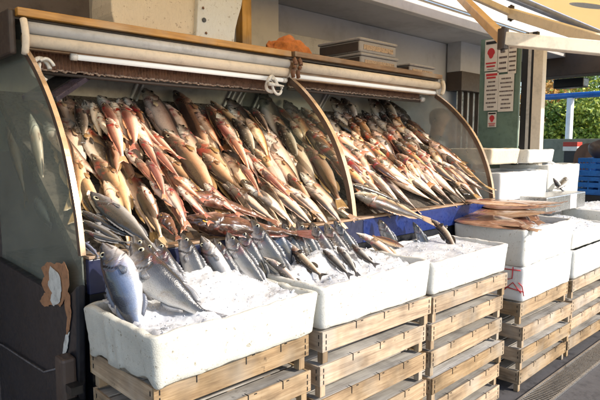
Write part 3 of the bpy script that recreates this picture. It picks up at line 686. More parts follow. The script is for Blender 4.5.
g = MB(); g.box(X0 + .02, X1 - .02, 2.0, 2.95, -.05, 1.0); g.box(X0 + .02, X1 - .02, 1.95, 1.999, -.05, .98); g.build('cabinet', M_dark, CASE)
arcp = [(2.466, 1.925), (2.36, 1.85), (2.25, 1.75), (2.15, 1.635), (2.07, 1.51), (2.01, 1.37), (1.975, 1.25), (1.955, 1.13)]
# smooth the arch
def cat(ps, n=5):
    o = []
    for i in range(len(ps) - 1):
        a, b, c, d = ps[max(i - 1, 0)], ps[i], ps[i + 1], ps[min(i + 2, len(ps) - 1)]
        for k in range(n):
            t = k / n; o.append(tuple(.5 * ((2 * b[q]) + (-a[q] + c[q]) * t + (2 * a[q] - 5 * b[q] + 4 * c[q] - d[q]) * t * t + (-a[q] + 3 * b[q] - 3 * c[q] + d[q]) * t ** 3) for q in range(len(b))))
    return o + [ps[-1]]
AP = cat(arcp)
def arch(x, w=.03, d=.022, mats=(M_arc, M_arcin)):
    g = MB(); vs = []
    for i, (y, z) in enumerate(AP):
        a, b = AP[max(i - 1, 0)], AP[min(i + 1, len(AP) - 1)]; t = Vector((0, b[0] - a[0], b[1] - a[1])).normalized(); nn = Vector((0, t.z, -t.y))   # outward normal
        if nn.y > 0: nn = -nn
        c = Vector((x, y, z)); vs += [c + Vector((-w / 2, 0, 0)) + nn * d, c + Vector((w / 2, 0, 0)) + nn * d, c + Vector((w / 2, 0, 0)) - nn * d, c + Vector((-w / 2, 0, 0)) - nn * d]
    fs = [(0, 1, 2, 3)]; N = len(AP)
    for i in range(N - 1):
        for k in range(4): fs.append((i * 4 + k, i * 4 + (k + 1) % 4, i * 4 + 4 + (k + 1) % 4, i * 4 + 4 + k))
    fs.append(tuple((N - 1) * 4 + k for k in range(4)))
    g.add(vs, fs); 
    for i in range(N - 1): g.m[1 + i * 4 + 3] = 1; g.m[1 + i * 4 + 1] = 1
    return g.build('arch', list(mats), CASE)
def panel(x, mat, name='side_glass', y1=2.93, z0=1.02, th=.006, low=None):
    pts = [(x, y, z) for y, z in AP] + (low or [(x, 1.955, 1.02)]) + [(x, y1, z0), (x, y1, 2.04), (x, 2.47, 2.04)]
    g = MB(); g.prism(pts, (th, 0, 0)); return g.build(name, mat, CASE)
arch(X0, .019, .013); arch(XM, .03, .016); arch(X1, .03, .015)
panel(X0 - .003, M_glassL, low=[(X0, 1.955, 1.0), (X0, 2.0, .96), (X0, 2.95, .96)], z0=1.0)
panel(XM - .003, M_glassM, 'divider_glass'); panel(X1 - .003, M_glassR)
# left end: black cabinet side with a bulged moulding, torn stickers, peeling corner
g = MB(); pts = [(X0, 1.93, 1.03), (X0, 1.94, .9), (X0, 1.965, .6), (X0, 1.99, -.05), (X0, 2.98, -.05), (X0, 2.98, .98), (X0, 2.05, .955)]
g.prism(pts, (-.035, 0, 0)); g.build('end_panel', M_dark, CASE, bevel=.01, seg=3)
g = MB(); q = [at(2, 345, 0, X0 - .045), at(28, 362, 0, X0 - .045), at(44, 372, 0, X0 - .045), at(60, 368, 0, X0 - .045)]; q = [at(-30, 335, 0, X0 - .045)] + q
g.tube(q, .004, 8); g.build('scuffed_edge', plain('scuffed_edging', (.11, .11, .12), .5, 0, .6, 40), CASE, smooth=True)
def patch(pts, x, m, name):
    P_ = [at(a, b, 0, x) for a, b in pts]; q_ = []
    for i, a in enumerate(P_):
        b = P_[(i + 1) % len(P_)]
        for k in range(6):
            p = a.lerp(b, k / 6); q_.append(p + Vector((0, noise.noise(p * 45), noise.noise(p * 45 + Vector((7, 0, 0))))) * .009 + Vector((0, noise.noise(p * 140), noise.noise(p * 140 + Vector((7, 0, 0))))) * .003)
    g = MB(); g.prism(q_, (.0008, 0, 0)); return g.build(name, m, CASE)
XS = X0 - .0395
patch([(41, 268), (47, 262), (55, 264), (64, 262), (68, 270), (69, 284), (66, 297), (60, 306), (52, 304), (44, 308), (40, 301), (45, 292), (41, 283), (44, 275)], XS, M_orange, 'torn_sticker')
patch([(50, 267), (55, 270), (60, 277), (61, 290), (60, 302), (54, 306), (50, 300), (52, 293), (48, 287), (49, 276)], XS - .004, M_sticker, 'sticker_remnant')
patch([(66, 290), (70, 296), (71, 312), (69, 330), (66, 334), (67, 318), (64, 303)], XS, M_orange, 'peeled_paint')
patch([(66, 334), (69, 332), (68, 342), (66, 352), (63, 356), (63, 345)], XS, M_sticker, 'peeled_paint')
# grille slots on the front cabinet beside the first crate stack
for k in range(7):
    g = MB(); g.box(.70, .742, 1.9, 1.95, .28 + k * .06, .31 + k * .06); g.build('vent_slot', M_black, CASE)
g = MB(); g.box(.69, X0 - .036, 1.951, 2.03, .2, .76); g.build('vent_housing', M_darkbrown, CASE, bevel=.012)
# roof
g = MB(); g.box(X0 - .03, X1 + .03, 2.47, 2.97, 2.047, 2.062); g.build('roof_panel', M_darkbrown, CASE)
g = MB(); g.box(X0 - .06, X0 - .032, 2.455, 2.97, 1.90, 2.085); g.build('roof_end_cap', M_darkbrown, CASE, bevel=.01)
g = MB(); g.box(X0 - .031, XM - .02, 2.43, 2.469, 2.055, 2.088); g.build('front_board', M_oak, CASE, bevel=.003)
g = MB(); g.box(XM + .01, X1 + .03, 2.43, 2.469, 2.06, 2.092); g.build('front_board', M_brownboard, CASE, bevel=.003)
g = MB(); g.tube([(X0 - .01, 2.455, 2.015), (XM - .03, 2.455, 2.015)], .026, 18); g.build('grey_tube', M_tubeg, CASE, smooth=True)
g = MB(); g.tube([(X0 - .01, 2.45, 1.962), (XM - .04, 2.45, 1.962)], .026, 18); g.build('blind_roll', M_cream, CASE, smooth=True)
g = MB(); g.tube([(XM + .03, 2.45, 2.005), (X1, 2.45, 2.005)], .03, 18); g.build('blind_roll', M_cream, CASE, smooth=True)
g = MB(); g.box(X0, X1, 2.47, 2.51, 1.93, 2.04); g.build('rail_backing', M_brownboard, CASE)
for xa, xb, z in ((X0 + .22, XM - .06, 1.918), (XM + .0, X1 - .02, 1.95)):
    g = MB(); g.tube([(xa, 2.47, z), (xb, 2.47, z)], .0125, 14); g.build('lamp_tube', M_lamp, CASE, smooth=True)
    g = MB(); g.tube([(xa - .03, 2.47, z), (xa - .002, 2.47, z)], .016, 12); g.build('lamp_socket', M_plastic, CASE, smooth=True); g = MB(); g.tube([(xb + .002, 2.47, z), (xb + .03, 2.47, z)], .016, 12); g.build('lamp_socket', M_plastic, CASE, smooth=True)
for dx in (-.02, .022):                                            # curved brown brackets where the two halves meet
    pts = [(XM + dx + .012 * math.sin(k / 9 * math.pi * 2), 2.415 - .012 * math.sin(k / 9 * math.pi), 2.045 - .11 * k / 9) for k in range(10)]
    g = MB(); g.tube(pts, .013, 10); g.build('bracket', M_brown, CASE, smooth=True)
pts = [(X0 - .012, 2.425 - .02 * math.sin(k / 9 * math.pi), 2.04 - .14 * k / 9) for k in range(10)]
g = MB(); g.tube(pts, .014, 10); g.build('bracket', M_cream, CASE, smooth=True)
pts = [(X1 + .01, 2.425 - .02 * math.sin(k / 9 * math.pi), 2.05 - .12 * k / 9) for k in range(10)]
g = MB(); g.tube(pts, .016, 10); g.build('bracket', M_arm, CASE, smooth=True)
# brown ribbed strip curtain with a ragged braided edge
def fringe(xa, xb, zt, zb, y=2.56):
    g = MB(); n = int((xb - xa) / .0085); vs = []
    for i in range(n + 1):
        yy = y + (.006 if i % 2 else -.006)
        for z in (zt, zb): vs.append((xa + (xb - xa) * i / n, yy, z))
    m_ = len(vs); vs += [(a, b + .008, c) for a, b, c in vs]; fs = []
    for i in range(n): fs += [(2 * i, 2 * i + 2, 2 * i + 3, 2 * i + 1), (m_ + 2 * i, m_ + 2 * i + 1, m_ + 2 * i + 3, m_ + 2 * i + 2)]
    g.add(vs, fs); g.build('ribbed_curtain', M_rust, CASE, fix=False)
    g = MB(); rr = random.Random(5); x = xa
    while x < xb:
        L = rr.uniform(.012, .03)
        g.tube([(x, y - .012, zb + rr.uniform(-.004, .004)), (x + L * .5, y - .02, zb - rr.uniform(-.002, .008)), (x + L, y - .012, zb + rr.uniform(-.004, .004))], rr.uniform(.003, .006), 6); x += L * .75
    g.build('braided_edge', M_lace, CASE, smooth=True)
    g = MB(); g.tube([(xa, y - .005, zb - .014), ((xa + xb) / 2, y - .005, zb - .02), (xb, y - .005, zb - .014)], .009, 8); g.build('hem', M_darkbrown, CASE, smooth=True)
fringe(X0 + .05, XM - .03, 1.975, 1.862); fringe(XM + .06, X1 - .1, 1.975, 1.895)
g = MB(); g.tube([(X1 - .1, 2.55, 1.9), (X1 - .06, 2.55, 1.9)], .022, 12); g.build('curtain_end', M_plastic, CASE, smooth=True)
# slanted struts against the back panel
for (xa, ya), (xb, yb) in (((137, 84), (127, 108)), ((243, 88), (228, 116)), ((233, 86), (220, 114)), ((263, 86), (248, 118)), ((327, 92), (318, 108)), ((392, 100), (386, 112))):
    a, b = at(xa, ya, 1, 2.925), at(xb, yb, 1, 2.925); g = MB(); g.bar(a, b, .012, .02, (0, 1, 0)); g.bar(a + Vector((.035, .004, 0)), b + Vector((.035, .004, 0)), .01, .03, (0, 1, 0)); g.build('strut', [M_white, M_dark][0], CASE)
# white hooks hanging from the rail
def hook(px, py, y, R_, lab, rot):
    c = at(px, py, 1, y); e = empty('plastic_hook', c); tag(e, lab, 'hook', 'white plastic hooks on the counter rail')
    g = MB(); g.tube([(R_ * math.cos(t), .012 * math.sin(2 * t), R_ * 1.1 * math.sin(t)) for t in [2 * math.pi * k / 22 for k in range(18)]], R_ * .26, 10); g.build('ring', M_plastic, e, smooth=True)
    g = MB(); g.tube([(R_ * .9 * math.cos(t) + R_ * .5, -.02 + .01 * math.sin(t), R_ * 1.3 * math.sin(t) - R_ * .2) for t in [2 * math.pi * k / 20 + rot for k in range(14)]], R_ * .2, 10); g.build('clip', M_plastic, e, smooth=True)
    if rot > 1: g = MB(); g.tube([(-R_ * 1.3, -.03, -R_ * .1), (R_ * 1.6, -.03, -R_ * .25)], [R_ * .3, R_ * .12], 10); g.build('peg', M_plastic, e, smooth=True)
hook(41, 68, 2.44, .036, 'white plastic hook ring at the left end of the rail', .4)
hook(272, 84, 2.43, .04, 'white plastic hook with a peg beside the middle arch', 2.2)
# dark shallow tray tilted under the rail at the left
T0, T1, T2 = at(57, 101, 1, 2.4), at(94, 76, 1, 2.62), at(66, 74, 1, 2.75)
ax = (T1 - T0); ay = (T2 - T1); ay = ay - ax * (ay.dot(ax) / ax.dot(ax)); nz = ax.cross(ay).normalized() * .022
e = empty('hanging_tray', T0); tag(e, 'dark violet shallow tray tilted under the left end of the rail', 'tray')
def quadslab(a, b, c, d, n, m, nm, bv=.003): g = MB(); g.prism([a, b, c, d], n); return g.build(nm, m, e, bevel=bv)
quadslab(Vector(), ax, ax + ay, ay, nz, M_purple, 'tray_base'); 
quadslab(-ax * .03 - ay * .06, ax * 1.03 - ay * .06, ax * 1.03 - ay * .01, -ax * .03 - ay * .01, nz * 1.05, M_purple, 'front_rim')
quadslab(ax * .12 + ay * .25 + nz * 1.05, ax * .9 + ay * .25 + nz * 1.05, ax * .9 + ay * .85 + nz * 1.05, ax * .12 + ay * .85 + nz * 1.05, nz * .25, M_black, 'lid')

# things on the roof
def slab(poly, y, th, m, name, lab, cat_, zlift=0, wob=.006, seg=5):
    P_ = [at(a, b, 1, y) for a, b in poly]; pts = []
    for i, a in enumerate(P_):
        b = P_[(i + 1) % len(P_)]
        for k in range(seg):
            p = a.lerp(b, k / seg); p += Vector((noise.noise(p * 30), 0, noise.noise(p * 30 + Vector((9, 0, 0))))) * wob; pts.append(p)
    mz = min(p.z for p in pts); 
    g = MB(); g.prism(pts, (0, th, 0)); o = g.build(name, m, bevel=.006); tag(o, lab, cat_); return o
slab([(112, -30), (112, 10), (114, 24), (127, 27), (150, 31), (198, 36), (200, -30)], 2.48, .22, M_foamtan, 'foam_block', 'large beige worn foam block standing on the counter roof', 'foam block')
o = slab([(198, -30), (198, 0), (196, 38), (206, 43), (233, 47), (236, 30), (243, 0), (246, -30)], 2.452, .2, M_foam, 'foam_box', 'pale white broken foam box beside the wooden post on the roof', 'foam box')
q = at(204, 20, 1, 2.45); g = MB(); g.tube([q, q + Vector((0, -.004, 0))], .012, 14); hh = g.build('hole', M_black, o)
for hx_, hy_ in ((206, 33), (210, 40), (222, 44), (203, 8)):
    q = at(hx_, hy_, 1, 2.45); g = MB(); g.tube([q, q + Vector((.002, -.004, .001))], .007, 9); g.build('hole', M_brown, o)
g = MB(); a = at(243, 30, 1, 2.54); g.box(a.x - .035, a.x + .03, 2.5, 2.56, 2.064, 2.9); tag(g.build('wooden_post', wood('orange_post', (.4, .2, .06), (.58, .33, .11), (.7, .44, .19), 2)), 'orange brown wooden post standing on the counter roof', 'post')
# orange cloth bundle
me = bpy.data.meshes.new('orange_cloth'); bm = bmesh.new(); bmesh.ops.create_icosphere(bm, subdivisions=5, radius=1)
for v in bm.verts:
    p = v.co.copy(); v.co = Vector((p.x * .17, p.y * .11, max(p.z, -.15) * .085)); v.co += Vector((0, 0, 1)) * (noise.noise(p * 2.2) * .03 + noise.noise(p * 6) * .008) * (p.z > -.1); v.co.x += noise.noise(p * 3 + Vector((5, 5, 5))) * .02
    if p.x > .3: v.co.z *= .75
bm.to_mesh(me); bm.free(); me.materials.append(M_cush); o = bpy.data.objects.new('cloth_bundle', me); link(o); q = at(284, 47, 1, 2.6); o.location = (q.x, 2.56, 2.105); tag(o, 'folded orange cloth bundle on the counter roof', 'cloth')
for p in me.polygons: p.use_smooth = True
# fish trays stacked on the roof
def rooftray(x0, x1, y0, y1, z, h, lab, grp=None):
    e = empty('foam_tray', ((x0 + x1) / 2, (y0 + y1) / 2, z)); tag(e, lab, 'tray', grp); w, d = (x1 - x0) / 2, (y1 - y0) / 2
    g = MB(); g.box(-w, w, -d, d, 0, h * .8); g.build('body', M_tray, e, bevel=.012, seg=3)
    g = MB(); g.box(-w - .008, w + .008, -d - .008, d + .008, h * .802, h); g.build('rim', M_tray, e, bevel=.008)
    g = MB(); g.box(-w - .004, -w - .0002, -d * .94, d * .94, h * .1, h * .7); g.build('side_board', M_darkbrown, e)  # dark sheet paints the shade on the left face of the tray
    g = MB(); g.box(-w * .8, w * .8, -d - .0035, -d - .0003, h * .22, h * .55)
    g.build('printed_band', plain('faded_print', (.42, .3, .2), .8, 0, .6, 60), e)
q = at(362, 60, 1, 2.46).x
rooftray(q, q + .42, 2.47, 2.86, 2.066, .10, 'lower foam tray of the two stacked on the counter roof', 'foam trays on the counter roof')
rooftray(q - .008, q + .41, 2.475, 2.865, 2.168, .10, 'upper foam tray of the two stacked on the counter roof', 'foam trays on the counter roof')
q = at(411, 66, 1, 2.46).x
rooftray(q, q + .34, 2.47, 2.75, 2.066, .085, 'single foam tray at the right end of the counter roof', 'foam trays on the counter roof')

# ---------------------------------------------------------------- figure added behind the right glass in place of a reflection
def reflected_person(loc, ang):
    pts = [('pel', (0, 0, .95), .13, None), ('wst', (0, 0, 1.1), .125, 'pel'), ('chest', (0, 0, 1.32), .145, 'wst'), ('neckb', (0, .0, 1.49), .075, 'chest'), ('neck', (.015, 0, 1.56), .056, 'neckb'), ('hd', (.03, 0, 1.65), .085, 'neck'), ('hdt', (.02, 0, 1.74), .076, 'hd')]
    for s in (-1, 1):
        pts += [(f'sh{s}', (0, s * .17, 1.43), .062, 'chest'), (f'el{s}', (.04, s * .24, 1.14), .043, f'sh{s}'), (f'wr{s}', (.22, s * .2, 1.02), .028, f'el{s}'), (f'ha{s}', (.3, s * .19, 1.01), .03, f'wr{s}'),
                (f'hi{s}', (0, s * .09, .88), .095, 'pel'), (f'kn{s}', (.02, s * .1, .5), .06, f'hi{s}'), (f'an{s}', (0, s * .1, .08), .04, f'kn{s}'), (f'to{s}', (.16, s * .11, .03), .032, f'an{s}')]
        for f_ in range(4): pts.append((f'f{s}{f_}', (.385 - abs(f_ - 1.5) * .008, s * (.165 + .018 * f_), .99 - .01 * f_), .0085, f'ha{s}'))
        pts.append((f't{s}', (.345, s * .15, 1.03), .01, f'ha{s}'))
    idx = {p[0]: i for i, p in enumerate(pts)}
    bm = bmesh.new(); L = bm.verts.layers.skin.verify(); V = []
    for p in pts:
        v = bm.verts.new(p[1]); v[L].radius = (p[2], p[2]); v[L].use_root = p[3] is None; V.append(v)
    for p in pts:
        if p[3]: bm.edges.new((V[idx[p[3]]], V[idx[p[0]]]))
    me = bpy.data.meshes.new('tmp'); bm.to_mesh(me); bm.free(); t = bpy.data.objects.new('tmp', me); link(t)
    t.modifiers.new('s', 'SKIN').use_smooth_shade = True; m = t.modifiers.new('b', 'SUBSURF'); m.levels = 2
    dg = bpy.context.evaluated_depsgraph_get(); body = bpy.data.meshes.new_from_object(t.evaluated_get(dg)); bpy.data.objects.remove(t)
    for v in body.vertices:                                        # face: nose, brow, chin
        p = v.co
        if p.z > 1.57 and p.x > .08:
            n_ = math.exp(-((p.y) / .016) ** 2 - ((p.z - 1.66) / .026) ** 2); v.co.x += .03 * n_
            v.co.x -= .012 * (math.exp(-((abs(p.y) - .03) / .016) ** 2 - ((p.z - 1.685) / .014) ** 2))
            v.co.x += .008 * math.exp(-(p.y / .03) ** 2 - ((p.z - 1.6) / .015) ** 2)
    body.materials.clear(); body.materials.append(M_skin)
    o = bpy.data.objects.new('person', body); link(o)
    def shell(name, test, mat, off):
        b = bmesh.new(); b.from_mesh(body); bmesh.ops.delete(b, geom=[f for f in b.faces if not test(f.calc_center_median())], context='FACES')
        b.normal_update()
        for v in b.verts: v.co += v.normal * off
        me2 = bpy.data.meshes.new(name); b.to_mesh(me2); b.free(); me2.materials.clear(); me2.materials.append(mat)
        q = bpy.data.objects.new(name, me2); link(q, o); return q
    shell('shirt', lambda c: .88 < c.z < 1.5 and not (c.x > .12 and c.z < 1.2), M_cloth, .012)
    shell('trousers', lambda c: .1 < c.z < .98 and abs(c.y) < .22 and not (c.x > .15), M_dark, .014)
    shell('hair', lambda c: c.z > 1.7 or (c.z > 1.62 and c.x < .02), M_cap, .014)
    g = MB(); g.prism([(.10, -.06, 1.735), (.10, .06, 1.735), (.17, .045, 1.722), (.185, 0, 1.72), (.17, -.045, 1.722)], (0, 0, .008)); g.build('cap_peak', M_cap, o)
    o.location = loc; o.rotation_euler.z = ang
    tag(o, 'person in a grey shirt and dark cap seen in profile through the dusty right glass', 'person'); return o
pp = CAM + ray(436, 118) * 4.85
reflected_person((pp.x, pp.y, pp.z - 1.66), math.radians(-60))

# ---------------------------------------------------------------- wooden crates
def crate(W_, D_, H_, m=M_wood, seed=0):
    rr = random.Random(seed); e = empty('wooden_crate'); bh = H_ * .6; zt = H_ - .004
    mk = lambda: MB()
    def jit(b): return b
    for nm, y in (('front_board', 0), ('back_board', D_ - .009)):
        g = mk(); g.box(0, W_, y, y + .009, zt - bh, zt); o = g.build(nm, m[0], e, bevel=.0015)
        for v in o.data.vertices: v.co.z += (noise.noise(Vector((v.co.x * 4 + seed * 3, y, 0))) * .004)
    for x in (.0005, W_ - .0095):
        g = mk(); g.box(x, x + .009, .0095, D_ - .0095, zt - bh * 1.02, zt - .003); g.build('end_board', m[1], e, bevel=.0015)
    for x in (.012, W_ - .042):
        for y in (.011, D_ - .041):
            g = mk(); g.box(x, x + .03, y, y + .03, 0, zt - .012); g.build('corner_post', m[2], e, bevel=.002)
    n = 5; w = (D_ - .03) / n
    for k in range(n):
        g = mk(); y0 = .012 + k * w + rr.uniform(0, .006); g.box(.01, W_ - .01, y0, y0 + w - .012, zt - .011 - (k % 2) * .001, zt - .005 - (k % 2) * .001); g.build('deck_slat', M_woodg, e, bevel=.001)
    g = mk(); 
    for k in range(1, 4):
        x = W_ * k / 4 + rr.uniform(-.02, .02); g.box(x, x + .035, .010, D_ - .01, zt - .0185, zt - .0125)
    g.build('batten', m[1], e)
    g = mk()
    for x in (.018, W_ - .022):
        for z in (.2, .5, .8): g.box(x, x + .0035, -.0018, .0002, zt - bh * z - .01, zt - bh * z + .006)
    for k in range(1, 4):
        x = W_ * k / 4 + rr.uniform(-.02, .03); g.box(x, x + .003, -.0022, .0003, zt - .028, zt + .0005); g.box(x, x + .003, -.0022, .02, zt + .0006, zt + .002)
        x += rr.uniform(.02, .04); g.box(x, x + .012, -.0022, .0003, zt - .004, zt - .001)
    for z in (.25, .6): g.box(-.0018, .0002, .02, .023, zt - bh * z - .01, zt - bh * z + .006); g.box(-.0018, .0002, D_ - .03, D_ - .027, zt - bh * z - .01, zt - bh * z + .006)
    g.build('staples', M_black, e); return e
def stack(x0, y0, W_, D_, zb, n, H_, where, seed):
    base = crate(W_, D_, H_ - .002, seed=seed); rr = random.Random(seed * 11)
    ordn = ['bottom crate', 'second crate up', 'third crate up', 'fourth crate up', 'fifth crate up', 'top crate']
    res = []
    for k in range(n):
        c = base if k == 0 else copy_tree(base); res.append(c)
        c.location = (x0 + rr.uniform(-.011, .011), y0 + rr.uniform(-.014, .012), zb + k * H_); c.rotation_euler.z = rr.uniform(-.018, .018)
        nm = 'top crate' if k == n - 1 else ordn[k]
        tag(c, f'pale wooden crate, {nm} {where}', 'crate', 'stacked wooden crates under the foam boxes')
    return res
FY = 1.43
stack(.79, FY + .012, .675, .45, -.05, 6, .1415, 'under the foam box nearest the viewer', 1)
stack(1.50, FY + .008, .755, .45, -.05, 6, .1415, 'under the second foam box from left', 2)
stack(2.285, FY + .01, .785, .45, -.05, 6, .1395, 'under the third foam box from left', 3)
s4 = stack(3.325, FY + .012, .80, .45, -.05, 4, .1475, 'under the two piled foam boxes', 4)
stack(4.17, FY + .012, .86, .45, -.05, 4, .1475, 'of the stack at the right edge', 5)
stack(5.08, FY + .012, .86, .45, -.05, 4, .1475, 'of the farthest stack', 6)
# painted marks on the left ends of the fourth stack
def marks(e, strokes, m, w=.004, x=-.003, name='painted_mark'):
    g = MB()
    for st in strokes: g.tube([(x(b) if callable(x) else x, a, b) for a, b in st], w, 6)
    g.build(name, m, e, smooth=True)
def S_(cy, cz, s): return [(cy - s * .5, cz + s * .8), (cy + s * .2, cz + s), (cy + s * .5, cz + s * .55), (cy, cz), (cy - s * .5, cz - s * .5), (cy - s * .1, cz - s), (cy + s * .5, cz - s * .8)]
marks(s4[3], [[(.31 - .022 * math.cos(t), .095 + .022 * math.sin(t)) for t in (1, 2, 3, 3.9)] + [(.31, .08), (.285, .062), (.31, .05), (.335, .056)], [(.245, .12), (.24, .05)], [(.27, .045), (.2, .04)]], M_black, .003)
marks(s4[0], [[(.33, .115), (.27, .12), (.30, .05)], [(.2 + .028 * math.cos(t), .085 + .032 * math.sin(t)) for t in [k * .7 for k in range(10)]]], M_black, .003)

# ---------------------------------------------------------------- foam boxes and ice
def rrect(w, d, r, nseg=16, nc=5):
    P_ = []
    for cx, cy, a0 in ((w / 2 - r, d / 2 - r, 0), (-w / 2 + r, d / 2 - r, 90), (-w / 2 + r, -d / 2 + r, 180), (w / 2 - r, -d / 2 + r, 270)):
        for k in range(nc + 1):
            a = math.radians(a0 + 90 * k / nc); P_.append(Vector((cx + r * math.cos(a), cy + r * math.sin(a), 0)))
    out = []
    for i, a in enumerate(P_):
        b = P_[(i + 1) % len(P_)]; n_ = max(1, int((b - a).length / .014))
        for k in range(n_): out.append(a.lerp(b, k / n_))
    return out
def foambox(x0, x1, y0, y1, z, h, lab, mat=None, wall=.026, wob=.004, seed=0, taper=.012, ribs=False, wavy=0.0, grp='white foam fish boxes'):
    w, d = x1 - x0, y1 - y0; base = rrect(w, d, .028); n = len(base); rings = []
    def ring(inset, zz, lower=0):
        out = []
        for p in base:
            s_ = Vector((1 - 2 * inset / w, 1 - 2 * inset / d)); q = Vector((p.x * s_.x, p.y * s_.y, zz)); out.append(q)
        return out
    prof = [(taper + .006, 0), (taper, .006)] + [(taper * (1 - k / 8), .006 + (h - .014) * k / 8) for k in range(1, 9)] + [(.002, h - .003), (.008, h), (wall * .5, h + .001), (wall - .006, h), (wall, h - .005)] + [(wall + .004 * k / 4, h - .005 - (h - .035) * k / 4) for k in range(1, 5)]
    vs = []
    for ins, zz in prof: vs += ring(ins, zz)
    nr = len(prof); fs = []
    for i in range(nr - 1):
        for k in range(n): fs.append((i * n + k, i * n + (k + 1) % n, (i + 1) * n + (k + 1) % n, (i + 1) * n + k))
    fs += [tuple(range(n - 1, -1, -1)), tuple((nr - 1) * n + k for k in range(n))]
    out = []
    for v in vs:
        p = v.copy(); q = p * 9 + Vector((seed * 7.1, seed * 3.3, seed)); q2 = p * 40 + Vector((seed, 0, 0))
        o_ = Vector((noise.noise(q), noise.noise(q + Vector((11, 0, 0))), noise.noise(q + Vector((0, 23, 0))))) * wob + Vector((noise.noise(q2), noise.noise(q2 + Vector((5, 5, 5))), noise.noise(q2 + Vector((9, 1, 0))))) * wob * .35
        if p.z > h - .01: o_.z += noise.noise(q * 2.3) * wob * 1.2
        if p.z < .012: o_.z += (wavy if p.x < -w / 2 + .04 else .006) * noise.noise(Vector((p.x * 13, p.y * 13, seed))) if wavy else 0
        if ribs and p.x < -w / 2 + .03 and p.z < h - .02:
            for c0 in (d * .12, -d * .02): o_.x -= .007 * math.exp(-((p.y - c0) / .012) ** 2)
            if p.z < h * .35: o_.x += .0
        out.append(p + o_)
    g = MB(); g.add(out, fs); o = g.build('foam_box', mat or M_foam, smooth=True)
    o.location = ((x0 + x1) / 2, (y0 + y1) / 2, z); tag(o, lab, 'foam box', grp); return o
b1 = foambox(.757, 1.478, FY - .005, 1.92, .80, .165, 'large worn cream foam box nearest the viewer holding ice and upright sea bass', M_foamend, ribs=True, seed=1, wavy=.03, wob=.006)
b1.rotation_euler.z = math.radians(1.8)
b2 = foambox(1.495, 2.262, FY, 1.90, .80, .175, 'white foam box second from the left, full of ice with dark fish and striped tails', seed=2)
b3 = foambox(2.275, 3.085, FY, 1.90, .79, .165, 'white foam box third from the left with one dark fish across its corner', seed=3)
b4b = foambox(3.32, 4.13, FY + .005, 1.91, .542, .225, 'lower white foam box with red handwritten marks on its left end', M_foamblue, seed=4)
b4 = foambox(3.30, 4.12, FY, 1.93, .768, .235, 'upper white foam box piled under the brown flatfish', seed=5)
b5b = foambox(4.17, 5.03, FY + .005, 1.91, .542, .215, 'low white foam box right of the marked box', seed=6)
b5 = foambox(4.18, 5.02, FY + .03, 1.93, .758, .13, 'shallow white foam box with ice and dark fish at right edge', seed=7)
b6 = foambox(5.1, 5.95, FY + .0, 1.9, .542, .22, 'lower white foam box at the far right end', seed=8)
b7 = foambox(5.1, 5.9, FY + .02, 1.9, .764, .2, 'upper white foam box at the far right end', seed=9)
marks(b4b, [[(-.165 + a * 1.2, .015 + z_ * 1.0) for a, z_ in st] for st in ([(.05, .185), (-.04, .19)], [(0, .205), (.005, .13), (.03, .12), (.045, .14)], [(.045, .05), (.0, .105), (-.045, .045)], [(.05, .07), (-.06, .055)], [(-.03, .11), (-.05, .09), (-.06, .03)])], M_inkr, .0034, x=lambda z: -.3985 - .0533 * z, name='red_writing')
# second line of boxes behind, right of the counter
c1 = foambox(4.08, 4.98, 1.975, 2.45, .95, .36, 'tall white foam box behind the brown flatfish, right of the counter', M_foamblue, seed=10)
c2 = foambox(4.99, 5.75, 1.975, 2.45, .95, .40, 'tall white foam box beside the blue plastic crates', seed=11)
c3 = foambox(4.2, 4.72, 2.12, 2.56, 1.37, .13, 'tan foam box on top of the tall white boxes', M_foamtan, seed=12)
c4 = foambox(4.74, 5.3, 2.05, 2.50, 1.37, .12, 'small white foam box right of the tan one', seed=13)
g = MB(); g.box(4.05, 6.0, 1.97, 2.5, -.05, .945); tag(g.build('steel_table', M_tubeg, bevel=.01), 'grey table carrying the tall foam boxes right of the counter', 'table')
# steel tray with ice behind the flatfish
e = empty('steel_tray', (4.75, 1.82, .99)); tag(e, 'grey metal tray standing behind the brown flatfish', 'tray')
g = MB(); g.box(-.42, .42, -.1, .12, .0, .13); g.build('body', M_steel, e, bevel=.008)
g = MB(); g.box(.06, .2, -.1035, -.1005, .005, .125); g.build('label_patch', M_paper, e)

